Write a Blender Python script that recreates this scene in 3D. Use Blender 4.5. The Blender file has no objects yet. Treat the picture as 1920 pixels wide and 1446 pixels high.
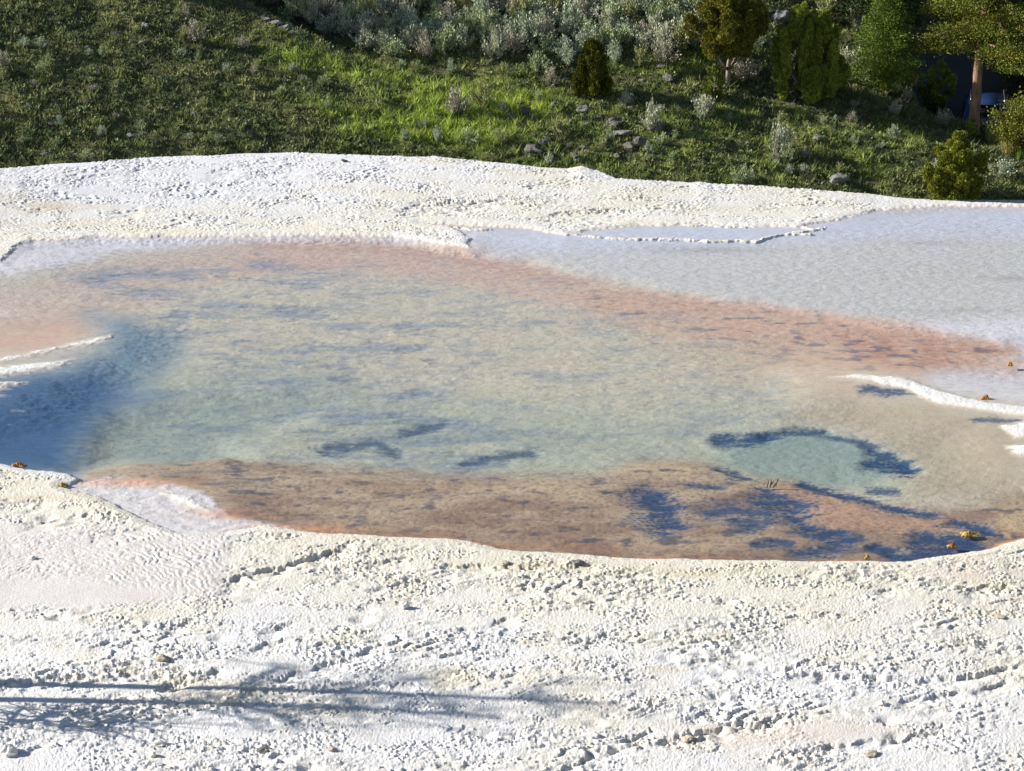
import bpy, math, random
import numpy as np
import time
T0 = time.time()
PI = math.pi
R = math.radians
sc = bpy.context.scene
COL = sc.collection

# ------------------------------------------------------------------ camera, sky, sun, exposure
CAM_H = 12.0
PITCH = 20.9
FPX = 3733.0                       # focal length in pixels of the 1920 px wide photograph
cam_d = bpy.data.cameras.new("camera")
cam_d.sensor_width = 36.0
cam_d.lens = 36.0 * FPX / 1920.0
cam_d.clip_start = 0.1
cam_d.clip_end = 5000
cam = bpy.data.objects.new("camera", cam_d)
COL.objects.link(cam)
cam.location = (0, 0, CAM_H)
cam.rotation_euler = (R(90 - PITCH), 0, 0)
sc.camera = cam

SUN_EL, SUN_AZ = 24.0, 5.0         # elevation; degrees the sun stands behind the picture's left
w = bpy.data.worlds.new("World")
sc.world = w
w.use_nodes = True
wn = w.node_tree
bg = wn.nodes["Background"]
sky = wn.nodes.new("ShaderNodeTexSky")
sky.sky_type = 'NISHITA'
sky.sun_disc = False
sky.sun_elevation = R(SUN_EL)
sky.sun_rotation = R(-(90 - SUN_AZ))
sky.altitude = 1900
sky.air_density = 1.0
sky.dust_density = 0.6
wn.links.new(sky.outputs[0], bg.inputs[0])
bg.inputs[1].default_value = 0.072
sd_ = bpy.data.lights.new("sun", 'SUN')
sd_.energy = 4.8
sd_.angle = R(0.53)
sd_.color = (1.0, 0.955, 0.885)
sun = bpy.data.objects.new("sun", sd_)
COL.objects.link(sun)
ce = math.cos(R(SUN_EL))
from mathutils import Vector
S_DIR = Vector((-ce * math.cos(R(SUN_AZ)), ce * math.sin(R(SUN_AZ)), math.sin(R(SUN_EL))))
sun.rotation_euler = S_DIR.to_track_quat('Z', 'Y').to_euler()
sun.location = (-30, 20, 40)
sc.view_settings.view_transform = 'Standard'
sc.view_settings.look = 'None'
sc.view_settings.gamma = 1.0
sc.view_settings.exposure = 0.98
sc.cycles.use_denoising = True
sc.cycles.max_bounces = 6
sc.cycles.transparent_max_bounces = 12

# ------------------------------------------------------------------ numpy noise
def _h(ix, iy, s):
    n = ix.astype(np.uint32) * np.uint32(374761393) + iy.astype(np.uint32) * np.uint32(668265263) + np.uint32((s * 974634777) & 0xffffffff)
    n = (n ^ (n >> 13)) * np.uint32(1274126177)
    n = (n ^ (n >> 16)) * np.uint32(2246822519)
    n = n ^ (n >> 15)
    return (n & 0xffffff).astype(np.float32) / 16777216.0
def vnoise(x, y, s=0):                       # gradient noise, about -1..1
    x = np.asarray(x, np.float32); y = np.asarray(y, np.float32)
    ix = np.floor(x); iy = np.floor(y)
    fx = x - ix; fy = y - iy
    ix = ix.astype(np.int64); iy = iy.astype(np.int64)
    ux = fx * fx * fx * (fx * (fx * 6 - 15) + 10); uy = fy * fy * fy * (fy * (fy * 6 - 15) + 10)
    def g(dx, dy):
        a = _h(ix + dx, iy + dy, s) * (2 * PI)
        return np.cos(a) * (fx - dx) + np.sin(a) * (fy - dy)
    a = g(0, 0); b = g(1, 0); c = g(0, 1); d = g(1, 1)
    return ((a + (b - a) * ux) * (1 - uy) + (c + (d - c) * ux) * uy) * 1.5
def fbm(x, y, o=4, s=0, g=0.5):
    t = 0; a = 1; n = 0
    for k in range(o):
        t = t + a * vnoise(x * 2 ** k, y * 2 ** k, s + k * 17); n += a; a *= g
    return t / n
def worley(x, y, s=0):
    x = np.asarray(x, np.float32); y = np.asarray(y, np.float32)
    ix = np.floor(x).astype(np.int64); iy = np.floor(y).astype(np.int64)
    f1 = np.full(x.shape, 9.0, np.float32)
    for dx in (-1, 0, 1):
        for dy in (-1, 0, 1):
            px = ix + dx + _h(ix + dx, iy + dy, s); py = iy + dy + _h(ix + dx, iy + dy, s + 7)
            f1 = np.minimum(f1, (px - x) ** 2 + (py - y) ** 2)
    return np.sqrt(f1)
def sst(a, b, x):
    t = np.clip((x - a) / (b - a), 0, 1)
    return t * t * (3 - 2 * t)
def mix(a, b, t):
    return a + (b - a) * t

# ------------------------------------------------------------------ plan geometry helpers
cP, sP = math.cos(R(PITCH)), math.sin(R(PITCH))
def px_ray(u, v):
    a = (u - 960.0) / FPX; b = (723.0 - v) / FPX
    return np.array([a, cP + b * sP, -sP + b * cP])
def px_on(u, v, z=0.0):
    r = px_ray(u, v); t = (CAM_H - z) / -r[2]
    return r[0] * t, r[1] * t
def to_px(x, y, z):
    zz = z - CAM_H
    dep = y * cP - zz * sP
    up = y * sP + zz * cP
    return 960 + FPX * x / dep, 723 - FPX * up / dep
VS = 2.0                                    # plan distances are measured in (u, VS*v)
def _seg(u, v, x1, y1, x2, y2, d):
    ex, ey = np.float32(x2 - x1), np.float32(y2 - y1)
    wx = u - np.float32(x1); wy = v - np.float32(y1)
    t = np.clip((wx * ex + wy * ey) / (ex * ex + ey * ey + np.float32(1e-6)), 0, 1)
    wx -= ex * t; wy -= ey * t
    return np.minimum(d, wx * wx + wy * wy)
def sdf_poly(u, v, pts, pad=260):
    """signed distance to a plan polygon, positive inside; far outside it is just very negative"""
    u = np.asarray(u, np.float32); v = np.asarray(v, np.float32) * np.float32(VS)
    P = [(a, b * VS) for a, b in pts]
    xs = [a for a, b in P]; ys = [b for a, b in P]
    sel = (u > min(xs) - pad) & (u < max(xs) + pad) & (v > min(ys) - pad) & (v < max(ys) + pad)
    out = np.full(u.shape, -999.0, np.float32)
    u = u[sel]; v = v[sel]
    d = np.full(u.shape, 1e12, np.float32); inside = np.zeros(u.shape, bool)
    n = len(P)
    for i in range(n):
        x1, y1 = P[i]; x2, y2 = P[(i + 1) % n]
        d = _seg(u, v, x1, y1, x2, y2, d)
        if abs(y2 - y1) > 1e-9:
            c = ((y1 > v) != (y2 > v))
            inside ^= c & (u < np.float32((x2 - x1) / (y2 - y1)) * (v - np.float32(y1)) + np.float32(x1))
    d = np.sqrt(d)
    out[sel] = np.where(inside, d, -d)
    return out
def sd_line(u, v, pts, pad=130):
    u = np.asarray(u, np.float32); v = np.asarray(v, np.float32) * np.float32(VS)
    xs = [a for a, b in pts]; ys = [b * VS for a, b in pts]
    sel = (u > min(xs) - pad) & (u < max(xs) + pad) & (v > min(ys) - pad) & (v < max(ys) + pad)
    out = np.full(u.shape, 999.0, np.float32)
    u = u[sel]; v = v[sel]
    d = np.full(u.shape, 1e12, np.float32)
    for (x1, y1), (x2, y2) in zip(pts[:-1], pts[1:]):
        d = _seg(u, v, x1, y1 * VS, x2, y2 * VS, d)
    out[sel] = np.sqrt(d)
    return out
def blob(u, v, cu, cv, ru, rv, tilt=0.0):
    du = u - cu; dv = v - cv
    c, s = math.cos(tilt), math.sin(tilt)
    a = (du * c + dv * s) / ru; b = (-du * s + dv * c) / rv
    return np.exp(-(a * a + b * b))
def lin(c):
    c = np.array(c, float) / 255.0
    return np.where(c <= 0.04045, c / 12.92, ((c + 0.055) / 1.055) ** 2.4)

# ------------------------------------------------------------------ mesh / object helpers
def new_mesh(name, verts, faces, mat=None, cols=None, smooth=False):
    """faces: (n,k) int array or list of such arrays / lists"""
    me = bpy.data.meshes.new(name)
    verts = np.asarray(verts, np.float32)
    if isinstance(faces, np.ndarray): faces = [faces]
    loops = []; starts = []; tot = 0; mi = []
    for f in faces:
        f = np.asarray(f, np.int32)
        n, k = f.shape
        loops.append(f.ravel()); starts.append(tot + np.arange(n, dtype=np.int32) * k); tot += n * k
    loops = np.concatenate(loops); starts = np.concatenate(starts)
    me.vertices.add(len(verts)); me.vertices.foreach_set("co", verts.ravel())
    me.loops.add(len(loops)); me.loops.foreach_set("vertex_index", loops)
    me.polygons.add(len(starts)); me.polygons.foreach_set("loop_start", starts)
    if smooth:
        me.polygons.foreach_set("use_smooth", np.ones(len(starts), bool))
    if cols is not None:
        c = np.ones((len(verts), 4), np.float32); c[:, :cols.shape[1]] = cols
        at = me.color_attributes.new("Col", 'FLOAT_COLOR', 'POINT')
        at.data.foreach_set("color", c.ravel())
    me.update(calc_edges=True); me.validate()
    if mat: me.materials.append(mat)
    return me
def link(name, me, parent=None):
    o = bpy.data.objects.new(name, me); COL.objects.link(o)
    if parent: o.parent = parent
    return o
def tag(o, label=None, cat=None, group=None, kind=None):
    if label: o["label"] = label
    if cat: o["category"] = cat
    if group: o["group"] = group
    if kind: o["kind"] = kind
    return o
def empty(name, loc, label, cat, group=None, rz=0.0):
    o = bpy.data.objects.new(name, None); COL.objects.link(o)
    o.location = loc; o.rotation_euler = (0, 0, rz)
    return tag(o, label, cat, group)
def grid_faces(nr, nc):
    i = np.arange(nr * nc, dtype=np.int32).reshape(nr, nc)
    return np.stack([i[:-1, :-1], i[:-1, 1:], i[1:, 1:], i[1:, :-1]], -1).reshape(-1, 4)
def joinm(parts):
    """parts: list of (verts, quads/tris list)"""
    V = []; F = {}; off = 0
    for v, fs in parts:
        v = np.asarray(v, float); V.append(v)
        for f in (fs if isinstance(fs, list) else [fs]):
            f = np.asarray(f, int)
            if len(f): F.setdefault(f.shape[1], []).append(f + off)
        off += len(v)
    return np.concatenate(V), [np.concatenate(x) for x in F.values()]
def tube(pts, radii, n=8, jag=0.0, rng=None, caps=True):
    pts = np.asarray(pts, float); m = len(pts)
    radii = np.asarray(radii, float)
    V = []
    for i in range(m):
        d = pts[min(i + 1, m - 1)] - pts[max(i - 1, 0)]
        d = d / (np.linalg.norm(d) + 1e-9)
        a = np.cross(d, [0.3, 0.9, 0.2]); a /= np.linalg.norm(a) + 1e-9
        b = np.cross(d, a)
        th = np.arange(n) * 2 * PI / n
        r = radii[i] * (1 + (rng.normal(0, jag, n) if (jag and rng is not None) else 0))
        V.append(pts[i] + (np.cos(th) * r)[:, None] * a + (np.sin(th) * r)[:, None] * b)
    V = np.concatenate(V)
    F = []
    for i in range(m - 1):
        for k in range(n):
            F.append((i * n + k, i * n + (k + 1) % n, (i + 1) * n + (k + 1) % n, (i + 1) * n + k))
    F = [np.array(F)]
    if caps:
        V = np.concatenate([V, pts[[0, -1]]])
        c0, c1 = len(V) - 2, len(V) - 1
        T = []
        for k in range(n):
            T.append((c0, (k + 1) % n, k)); T.append((c1, (m - 1) * n + k, (m - 1) * n + (k + 1) % n))
        F.append(np.array(T))
    return V, F
def box(cx, cy, cz, sx, sy, sz):
    v = np.array([(x, y, z) for z in (-.5, .5) for y in (-.5, .5) for x in (-.5, .5)]) * (sx, sy, sz) + (cx, cy, cz)
    f = np.array([(0, 2, 3, 1), (4, 5, 7, 6), (0, 1, 5, 4), (2, 6, 7, 3), (0, 4, 6, 2), (1, 3, 7, 5)])
    return v, [f]

# ------------------------------------------------------------------ materials
class NT:
    def __init__(s, name):
        s.m = bpy.data.materials.new(name); s.m.use_nodes = True
        s.t = s.m.node_tree; s.t.nodes.clear()
        s.out = s.n("ShaderNodeOutputMaterial")
    def n(s, t, **k):
        x = s.t.nodes.new(t)
        for a, b in k.items(): setattr(x, a, b)
        return x
    def l(s, a, b): s.t.links.new(a, b)
    def noise(s, scale, detail=4, rough=0.5, vec=None, dist=0.0):
        x = s.n("ShaderNodeTexNoise"); x.inputs["Scale"].default_value = scale
        x.inputs["Detail"].default_value = detail; x.inputs["Roughness"].default_value = rough
        x.inputs["Distortion"].default_value = dist
        if vec is not None: s.l(vec, x.inputs["Vector"])
        return x.outputs["Fac"]
    def geo(s, scale=(1, 1, 1), rot=(0, 0, 0), obj=False):
        if obj:
            t = s.n("ShaderNodeTexCoord").outputs["Object"]
        else:
            t = s.n("ShaderNodeNewGeometry").outputs["Position"]
        m = s.n("ShaderNodeMapping"); m.inputs["Scale"].default_value = scale; m.inputs["Rotation"].default_value = rot
        s.l(t, m.inputs["Vector"]); return m.outputs[0]
    def ramp(s, fac, stops):
        x = s.n("ShaderNodeValToRGB"); e = x.color_ramp.elements
        while len(e) < len(stops): e.new(0.5)
        for i, (p, c) in enumerate(stops):
            e[i].position = p; e[i].color = (*c, 1) if len(c) == 3 else c
        s.l(fac, x.inputs[0]); return x.outputs[0]
    def mul(s, a, b, fac=1.0, mode='MULTIPLY'):
        x = s.n("ShaderNodeMixRGB", blend_type=mode); x.inputs[0].default_value = fac
        for i, q in ((1, a), (2, b)):
            if isinstance(q, tuple): x.inputs[i].default_value = (*q, 1)
            else: s.l(q, x.inputs[i])
        return x.outputs[0]
    def attr(s, name="Col"):
        x = s.n("ShaderNodeAttribute"); x.attribute_name = name; return x
    def bump(s, h, strength=0.5, dist=0.02, normal=None):
        x = s.n("ShaderNodeBump"); x.inputs["Strength"].default_value = strength; x.inputs["Distance"].default_value = dist
        s.l(h, x.inputs["Height"])
        if normal is not None: s.l(normal, x.inputs["Normal"])
        return x.outputs[0]
    def principled(s, col, rough=0.8, normal=None, spec=0.3, metal=0.0):
        p = s.n("ShaderNodeBsdfPrincipled")
        if isinstance(col, tuple): p.inputs["Base Color"].default_value = (*col, 1)
        else: s.l(col, p.inputs["Base Color"])
        if isinstance(rough, float): p.inputs["Roughness"].default_value = rough
        else: s.l(rough, p.inputs["Roughness"])
        p.inputs["Specular IOR Level"].default_value = spec
        p.inputs["Metallic"].default_value = metal
        if normal is not None: s.l(normal, p.inputs["Normal"])
        s.l(p.outputs[0], s.out.inputs["Surface"]); return p

def mat_travertine():
    n = NT("travertine")
    a = n.attr()
    p = n.geo((1, 1, 1))
    f = n.ramp(n.noise(38, 5, 0.6, p), [(0.3, (0.82, 0.81, 0.79)), (0.6, (1, 1, 1))])
    c = n.mul(a.outputs["Color"], f)
    g = n.ramp(n.noise(3.5, 5, 0.6, p), [(0.35, (0.93, 0.92, 0.88)), (0.62, (1, 1, 1))])
    c = n.mul(c, g)
    h1 = n.noise(55, 3, 0.6, p)
    b = n.bump(h1, 0.55, 0.012)
    n.principled(c, 0.85, b, 0.15)
    return n.m
def mat_attr(name, rough=0.85, spec=0.15, vary=0.25, scale=6.0, transl=0.0, bump=0.0, bscale=30.0, bdist=0.01):
    n = NT(name)
    a = n.attr()
    p = n.geo((1, 1, 1))
    f = n.ramp(n.noise(scale, 3, 0.6, p), [(0.3, (1 - vary,) * 3), (0.7, (1 + vary,) * 3)])
    c = n.mul(a.outputs["Color"], f)
    nb = n.bump(n.noise(bscale, 4, 0.6, p), bump, bdist) if bump else None
    pr = n.principled(c, rough, nb, spec)
    if transl:
        t = n.n("ShaderNodeBsdfTranslucent"); n.l(c, t.inputs[0])
        m = n.n("ShaderNodeMixShader"); m.inputs[0].default_value = transl
        n.l(pr.outputs[0], m.inputs[1]); n.l(t.outputs[0], m.inputs[2]); n.l(m.outputs[0], n.out.inputs["Surface"])
    return n.m
def mat_flat(name, col, rough=0.8, spec=0.3, vary=0.15, scale=8.0, bump=0.0, bscale=30.0, bdist=0.01, metal=0.0, stretch=(1, 1, 1)):
    n = NT(name)
    p = n.geo(stretch, obj=True)
    f = n.ramp(n.noise(scale, 5, 0.6, p), [(0.3, tuple(max(0, x * (1 - vary)) for x in col)), (0.7, tuple(x * (1 + vary) for x in col))])
    nb = n.bump(n.noise(bscale, 4, 0.65, p), bump, bdist) if bump else None
    n.principled(f, rough, nb, spec, metal)
    return n.m
def mat_water():
    n = NT("pool_water")
    g1 = n.geo((1.0, 3.6, 1), (0, 0, R(-7)))
    g2 = n.geo((1.0, 2.2, 1), (0, 0, R(9)))
    g3 = n.geo((0.16, 0.5, 1), (0, 0, R(-4)))
    a = n.noise(4.6, 3, 0.6, g1, 0.3)
    b = n.noise(9.0, 2, 0.5, g2)
    patch = n.ramp(n.noise(1.6, 3, 0.5, g3), [(0.36, (0.25,) * 3), (0.62, (1,) * 3)])
    h = n.mul(n.mul(a, b, 0.35, 'ADD'), patch)
    bm = n.bump(h, 0.26, 0.05)
    # Schlick reflectance, the same from either side of the surface
    dt = n.n("ShaderNodeVectorMath", operation='DOT_PRODUCT')
    n.l(bm, dt.inputs[0]); n.l(n.n("ShaderNodeNewGeometry").outputs["Incoming"], dt.inputs[1])
    def mth(op, a_, b_=None, clamp=False):
        x = n.n("ShaderNodeMath", operation=op); x.use_clamp = clamp
        for i_, q in enumerate((a_, b_)):
            if q is None: continue
            if isinstance(q, (int, float)): x.inputs[i_].default_value = q
            else: n.l(q, x.inputs[i_])
        return x.outputs[0]
    om = mth('SUBTRACT', 1.0, mth('ABSOLUTE', dt.outputs["Value"]), True)
    frv = mth('ADD', mth('MULTIPLY', mth('POWER', om, 5.0), 0.98), 0.02, True)
    tr = n.n("ShaderNodeBsdfTransparent"); tr.inputs[0].default_value = (1, 1, 1, 1)
    gl = n.n("ShaderNodeBsdfGlossy"); gl.inputs["Roughness"].default_value = 0.06
    n.l(bm, gl.inputs["Normal"])
    m = n.n("ShaderNodeMixShader")
    n.l(frv, m.inputs[0]); n.l(tr.outputs[0], m.inputs[1]); n.l(gl.outputs[0], m.inputs[2])
    n.l(m.outputs[0], n.out.inputs["Surface"])
    v = n.n("ShaderNodeVolumeAbsorption"); v.inputs["Color"].default_value = (0.38, 0.50, 0.62, 1)
    v.inputs["Density"].default_value = 0.45
    n.l(v.outputs[0], n.out.inputs["Volume"])
    return n.m
M = {}
M['trav'] = mat_travertine()
M['water'] = mat_water()
M['hill'] = mat_attr("hill_soil", 0.95, 0.05, 0.3, 3.0, bump=0.7, bscale=9.0, bdist=0.05)
M['grass'] = mat_attr("grass_blade", 0.7, 0.12, 0.15, 2.0, transl=0.3)
M['leaf'] = mat_attr("foliage", 0.75, 0.06, 0.3, 4.0, transl=0.06)
M['sage'] = mat_attr("sage_leaf", 0.85, 0.1, 0.12, 5.0, transl=0.12)
M['bark'] = mat_flat("reddish_bark", (0.24, 0.14, 0.092), 0.95, 0.1, 0.55, 7, 0.9, 16, 0.03, stretch=(1, 1, 0.22))
M['palebark'] = mat_flat("pale_bark", (0.27, 0.22, 0.17), 0.95, 0.1, 0.4, 9, 0.7, 20, 0.02, stretch=(1, 1, 0.2))
M['deadwood'] = mat_flat("dead_wood", (0.10, 0.085, 0.07), 0.9, 0.1, 0.35, 14, 0.5, 30, 0.01)
M['rock'] = mat_flat("grey_rock", (0.13, 0.12, 0.10), 0.9, 0.2, 0.45, 5, 0.8, 14, 0.03)
M['palerock'] = mat_flat("pale_rock", (0.19, 0.185, 0.17), 0.9, 0.2, 0.3, 5, 0.8, 12, 0.03)
M['stone_w'] = mat_flat("white_travertine_stone", (0.74, 0.71, 0.64), 0.9, 0.1, 0.12, 14, 0.6, 60, 0.006)
M['stone_t'] = mat_flat("tan_travertine_stone", (0.46, 0.40, 0.31), 0.9, 0.1, 0.45, 10, 0.7, 45, 0.008)
M['algae'] = mat_flat("orange_algae", (0.40, 0.19, 0.05), 0.75, 0.3, 0.5, 26, 0.8, 60, 0.01)
M['road'] = mat_flat("asphalt", (0.075, 0.075, 0.08), 0.9, 0.2, 0.3, 18, 0.4, 60, 0.005)
M['carpaint'] = mat_flat("blue_car_paint", (0.02, 0.05, 0.14), 0.3, 0.5, 0.05, 3, metal=0.3)
M['glass'] = mat_flat("dark_car_glass", (0.012, 0.014, 0.018), 0.06, 0.6, 0.02, 3)
M['rubber'] = mat_flat("black_rubber", (0.02, 0.02, 0.02), 0.8, 0.2, 0.1, 20)
M['chrome'] = mat_flat("silver_metal", (0.6, 0.6, 0.62), 0.3, 0.5, 0.05, 5, metal=0.9)
M['lampred'] = mat_flat("red_lens", (0.25, 0.01, 0.01), 0.2, 0.5, 0.05, 5)
M['plate'] = mat_flat("plate_white", (0.5, 0.5, 0.5), 0.5, 0.3, 0.05, 5)

# ------------------------------------------------------------------ the pool, the terrace
SHORE = [(-400, 850), (0, 870), (60, 880), (130, 887), (150, 898), (112, 912), (190, 935), (260, 970), (330, 998), (420, 998),
         (500, 986), (560, 996), (640, 1002), (850, 1011), (930, 1028), (1050, 1038), (1200, 1047), (1400, 1051), (1580, 1052),
         (1700, 1053), (1760, 1045), (1850, 1030), (1920, 1010), (2400, 950), (2400, 386), (1920, 384), (1760, 384), (1650, 391),
         (1560, 412), (1490, 424), (1330, 418), (1200, 420), (1120, 428), (1060, 438), (1000, 426), (900, 420), (790, 417),
         (850, 429), (880, 446), (878, 462), (820, 453), (740, 440), (500, 438), (200, 441), (60, 447), (30, 460), (0, 486), (-400, 505)]
RIM = [(-900, 345, .5), (-300, 328, .5), (0, 313, .5), (150, 303, .5), (300, 292, .48), (550, 284, .45), (700, 290, .42), (790, 293, .4), (815, 291, .4),
       (900, 302, .36), (935, 303, .36), (1000, 312, .32), (1065, 316, .3), (1090, 311, .34), (1120, 320, .3), (1155, 333, .26), (1200, 337, .24),
       (1290, 342, .2), (1310, 340, .22), (1335, 345, .19), (1400, 348, .17), (1450, 350, .15), (1530, 357, .13), (1640, 365, .1), (1680, 370, .08), (1750, 375, .06), (1920, 380, .05), (2300, 392, .05), (3000, 400, .05)]
rim_w = np.array([(*px_on(u, v, z), z) for u, v, z in RIM])
def rimY(x): return np.interp(x, rim_w[:, 0], rim_w[:, 1])
def rimE(x): return np.interp(x, rim_w[:, 0], rim_w[:, 2])
near_w = np.array([px_on(u, v) for u, v in [(-900, 872), (-400, 872), (0, 882), (120, 905), (260, 955), (420, 985), (640, 1002), (850, 1011), (1050, 1036), (1200, 1047), (1400, 1051), (1700, 1052), (1850, 1032), (1920, 1012), (2400, 950), (3000, 940)]])
far_w = np.array([px_on(u, v) for u, v in [(-900, 480), (-400, 470), (-30, 452), (80, 444), (130, 442), (300, 441), (740, 438), (1000, 428), (1330, 421), (1560, 411), (1680, 390), (1920, 386), (3000, 405)]])
def nearY(x): return np.interp(x, near_w[:, 0], near_w[:, 1])
def farY(x): return np.interp(x, far_w[:, 0], far_w[:, 1])

nr_a, nr_b, nr_c = 560, 520, 200
nc = 1500
yn = np.concatenate([np.linspace(9, 17, 30, endpoint=False), 17 + (27.5 - 17) * np.linspace(0, 1, nr_a, endpoint=False) ** 1.15,
                     np.linspace(27.5, 39.5, nr_b, endpoint=False), np.linspace(39.5, 46.5, nr_c)])
tn = (yn - 9) / (46.5 - 9)
uc = np.linspace(-1, 1, nc)
uc = np.where(np.abs(uc) < 0.86, uc / 0.86 * 1.08, np.sign(uc) * (1.08 + (np.abs(uc) - 0.86) / 0.14 * 1.3))
T, U = np.meshgrid(tn, uc, indexing='ij')
Y0 = 9 + T * 37.5
X = U * 0.2572 * (Y0 * cP + 12 * sP)
# the last rows follow the rim
rY = rimY(X) + 0.12 * fbm(X * 0.9, X * 0.0 + 3, 4, 5)
blend = sst(38.0, 46.5, Y0)
Y = Y0 + (rY - 46.5) * blend
X = X.astype(np.float32); Y = Y.astype(np.float32)

macro_far = rimE(X) * sst(0, 1, (Y - farY(X)) / np.maximum(rimY(X) - farY(X), 0.6)) * 0.9 + 0.02
dn = np.maximum(nearY(X) - Y, 0)
macro_near = 0.045 - 0.052 * np.maximum(dn - 0.4, 0)
macro_near = macro_near - 0.0
nearmask = (Y < nearY(X)).astype(np.float32)
mid = (nearY(X) + farY(X)) / 2
macro = np.where(Y < mid, macro_near, macro_far)
k = CAM_H / (CAM_H - np.where(Y < mid, np.minimum(macro_near, 0.02), macro_far))
AX, AY = X * k, Y * k
ua, va = to_px(AX, AY, 0.0)                 # plan coordinates of each ground point
# pool depth pass (fix point)
wn1 = fbm(X * 1.1, Y * 1.1, 5, 1); wn2 = fbm(X * 1.1 + 40, Y * 1.1, 5, 2)
wn3 = fbm(X * 6, Y * 6, 3, 3)
def bed(u, v):
    """depth field of the pool in metres below the water, before shore blending"""
    u = u + 22 * wn1; v = v + 7 * wn2
    d = np.full(u.shape, 0.2, np.float32)
    d = mix(d, 0.05, sst(-20, 40, sdf_poly(u, v, [(830, 430), (2400, 370), (2400, 640), (1880, 645), (1700, 622), (1500, 588), (1250, 552), (1000, 500), (840, 470)])))
    d = mix(d, 0.42, sst(-120, 160, sdf_poly(u, v, [(150, 880), (190, 780), (300, 700), (700, 690), (1000, 760), (1350, 800), (1380, 870), (1200, 878), (900, 890), (600, 882), (420, 868), (280, 890)])))
    d = mix(d, 0.62, sst(-50, 60, sdf_poly(u, v, [(140, 880), (200, 770), (450, 750), (620, 755), (560, 790), (450, 830), (450, 872), (280, 890)])))
    d = mix(d, 0.4, sst(-110, 90, sdf_poly(u, v, [(-60, 720), (60, 712), (150, 688), (215, 650), (200, 610), (250, 612), (330, 665), (270, 700), (255, 745), (190, 785), (150, 830), (135, 884), (60, 880), (-60, 870)])))
    d = mix(d, 0.10, sst(-30, 40, sdf_poly(u, v, [(100, 890), (290, 892), (420, 872), (600, 880), (900, 900), (1150, 892), (1200, 870), (1300, 873), (1390, 900), (1500, 915), (1700, 965), (1920, 960), (2400, 960), (2400, 1100), (0, 1100)])))
    d = mix(d, 0.34, sst(-60, 60, sdf_poly(u, v, [(1340, 835), (1450, 812), (1560, 812), (1650, 840), (1700, 875), (1640, 905), (1560, 918), (1440, 900), (1380, 870)])))
    for pts, wd, dd in STROKES:
        d = d + 0.07 * dd * (1 - sst(0, wd * 2.2, sd_line(u, v, pts)))
    return d * 0.42
STROKES = [([(1352, 832), (1390, 826), (1430, 822)], 17, 1.2), ([(1450, 818), (1500, 808), (1545, 811)], 12, 0.9), ([(1565, 818), (1610, 826), (1645, 845)], 10, 0.75), ([(1650, 850), (1685, 866), (1705, 882)], 16, 1.05),
           ([(1640, 872), (1695, 882)], 18, 1.2),
           ([(1500, 912), (1560, 925), (1620, 940), (1680, 955), (1745, 968)], 12, 1.1), ([(1350, 882), (1400, 900)], 9, 0.9), ([(1300, 908), (1350, 912)], 9, 0.7), ([(1640, 922), (1680, 920)], 12, 0.8),
           ([(1430, 928), (1470, 945), (1500, 950)], 20, 1.3), ([(1480, 965), (1510, 990), (1560, 1003)], 22, 1.3), ([(1210, 930), (1240, 960), (1250, 985)], 30, 1.1),
           ([(1340, 958), (1420, 962), (1410, 985)], 26, 0.8), ([(1790, 982), (1850, 990)], 12, 1.2), ([(1855, 1000), (1880, 1003)], 9, 1.0),
           ([(1650, 1028), (1680, 1033)], 14, 1.2), ([(1740, 1012), (1820, 1025), (1760, 1035), (1700, 1045)], 26, 1.0), ([(1500, 1035), (1590, 1028)], 16, 0.9), ([(1430, 1020), (1470, 1020)], 12, 0.8), ([(1590, 1010), (1620, 1012)], 12, 0.8),
           ([(1630, 738), (1680, 742), (1710, 742)], 12, 0.9), ([(1830, 796), (1925, 800)], 7, 0.7),
           ([(845, 925), (880, 925)], 8, 0.3), ([(620, 842), (700, 832), (740, 850)], 13, 0.62), ([(880, 872), (940, 858), (1000, 850)], 13, 0.66), ([(760, 812), (830, 795)], 12, 0.6), ([(640, 780), (700, 765)], 12, 0.5)]
ub, vb = ua.copy(), va.copy()
insea = sdf_poly(ua, va, SHORE)
for it in range(3):
    d0 = bed(ub, vb) * sst(0, 40, insea)
    kk = CAM_H / (CAM_H + d0)
    ub, vb = to_px(X * kk, Y * kk, 0.0)
U_ = np.where(insea > 0, ub, ua); V_ = np.where(insea > 0, vb, va)
depth = bed(U_, V_)
uw = ua + 16 * wn1 + 5 * wn3; vw = va + 4 * wn2 + 1.6 * fbm(X * 9, Y * 9, 2, 9)
s_sh = sdf_poly(uw, vw, SHORE)              # > 0 in the water

# ---- colours, as reflectances
K = 0.79
def C(r, g, b, k=1.0): return (lin((r, g, b)) * K * k).astype(np.float32)
col = np.empty(X.shape + (3,), np.float32)
white = C(248, 246, 243); cream = C(246, 238, 219); cool = C(247, 246, 249); tan = C(226, 205, 165); pinkish = C(240, 225, 212)
def lay(c, m):
    global col
    m = np.clip(m, 0, 1)[..., None].astype(np.float32)
    col = col * (1 - m) + np.asarray(c, np.float32) * m
col[:] = white
cn = fbm(X * 0.55, Y * 1.1, 5, 11)
lay(cream, sst(-0.15, 0.35, cn) * 0.75)
lay(cool, sst(0.0, 0.4, fbm(X * 0.5 + 9, Y * 1.0, 5, 21)) * 0.7)
lay(C(232, 218, 190), sst(0.28, 0.55, fbm(X * 0.9 + 19, Y * 3.0, 5, 22)) * 0.45)
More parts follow.
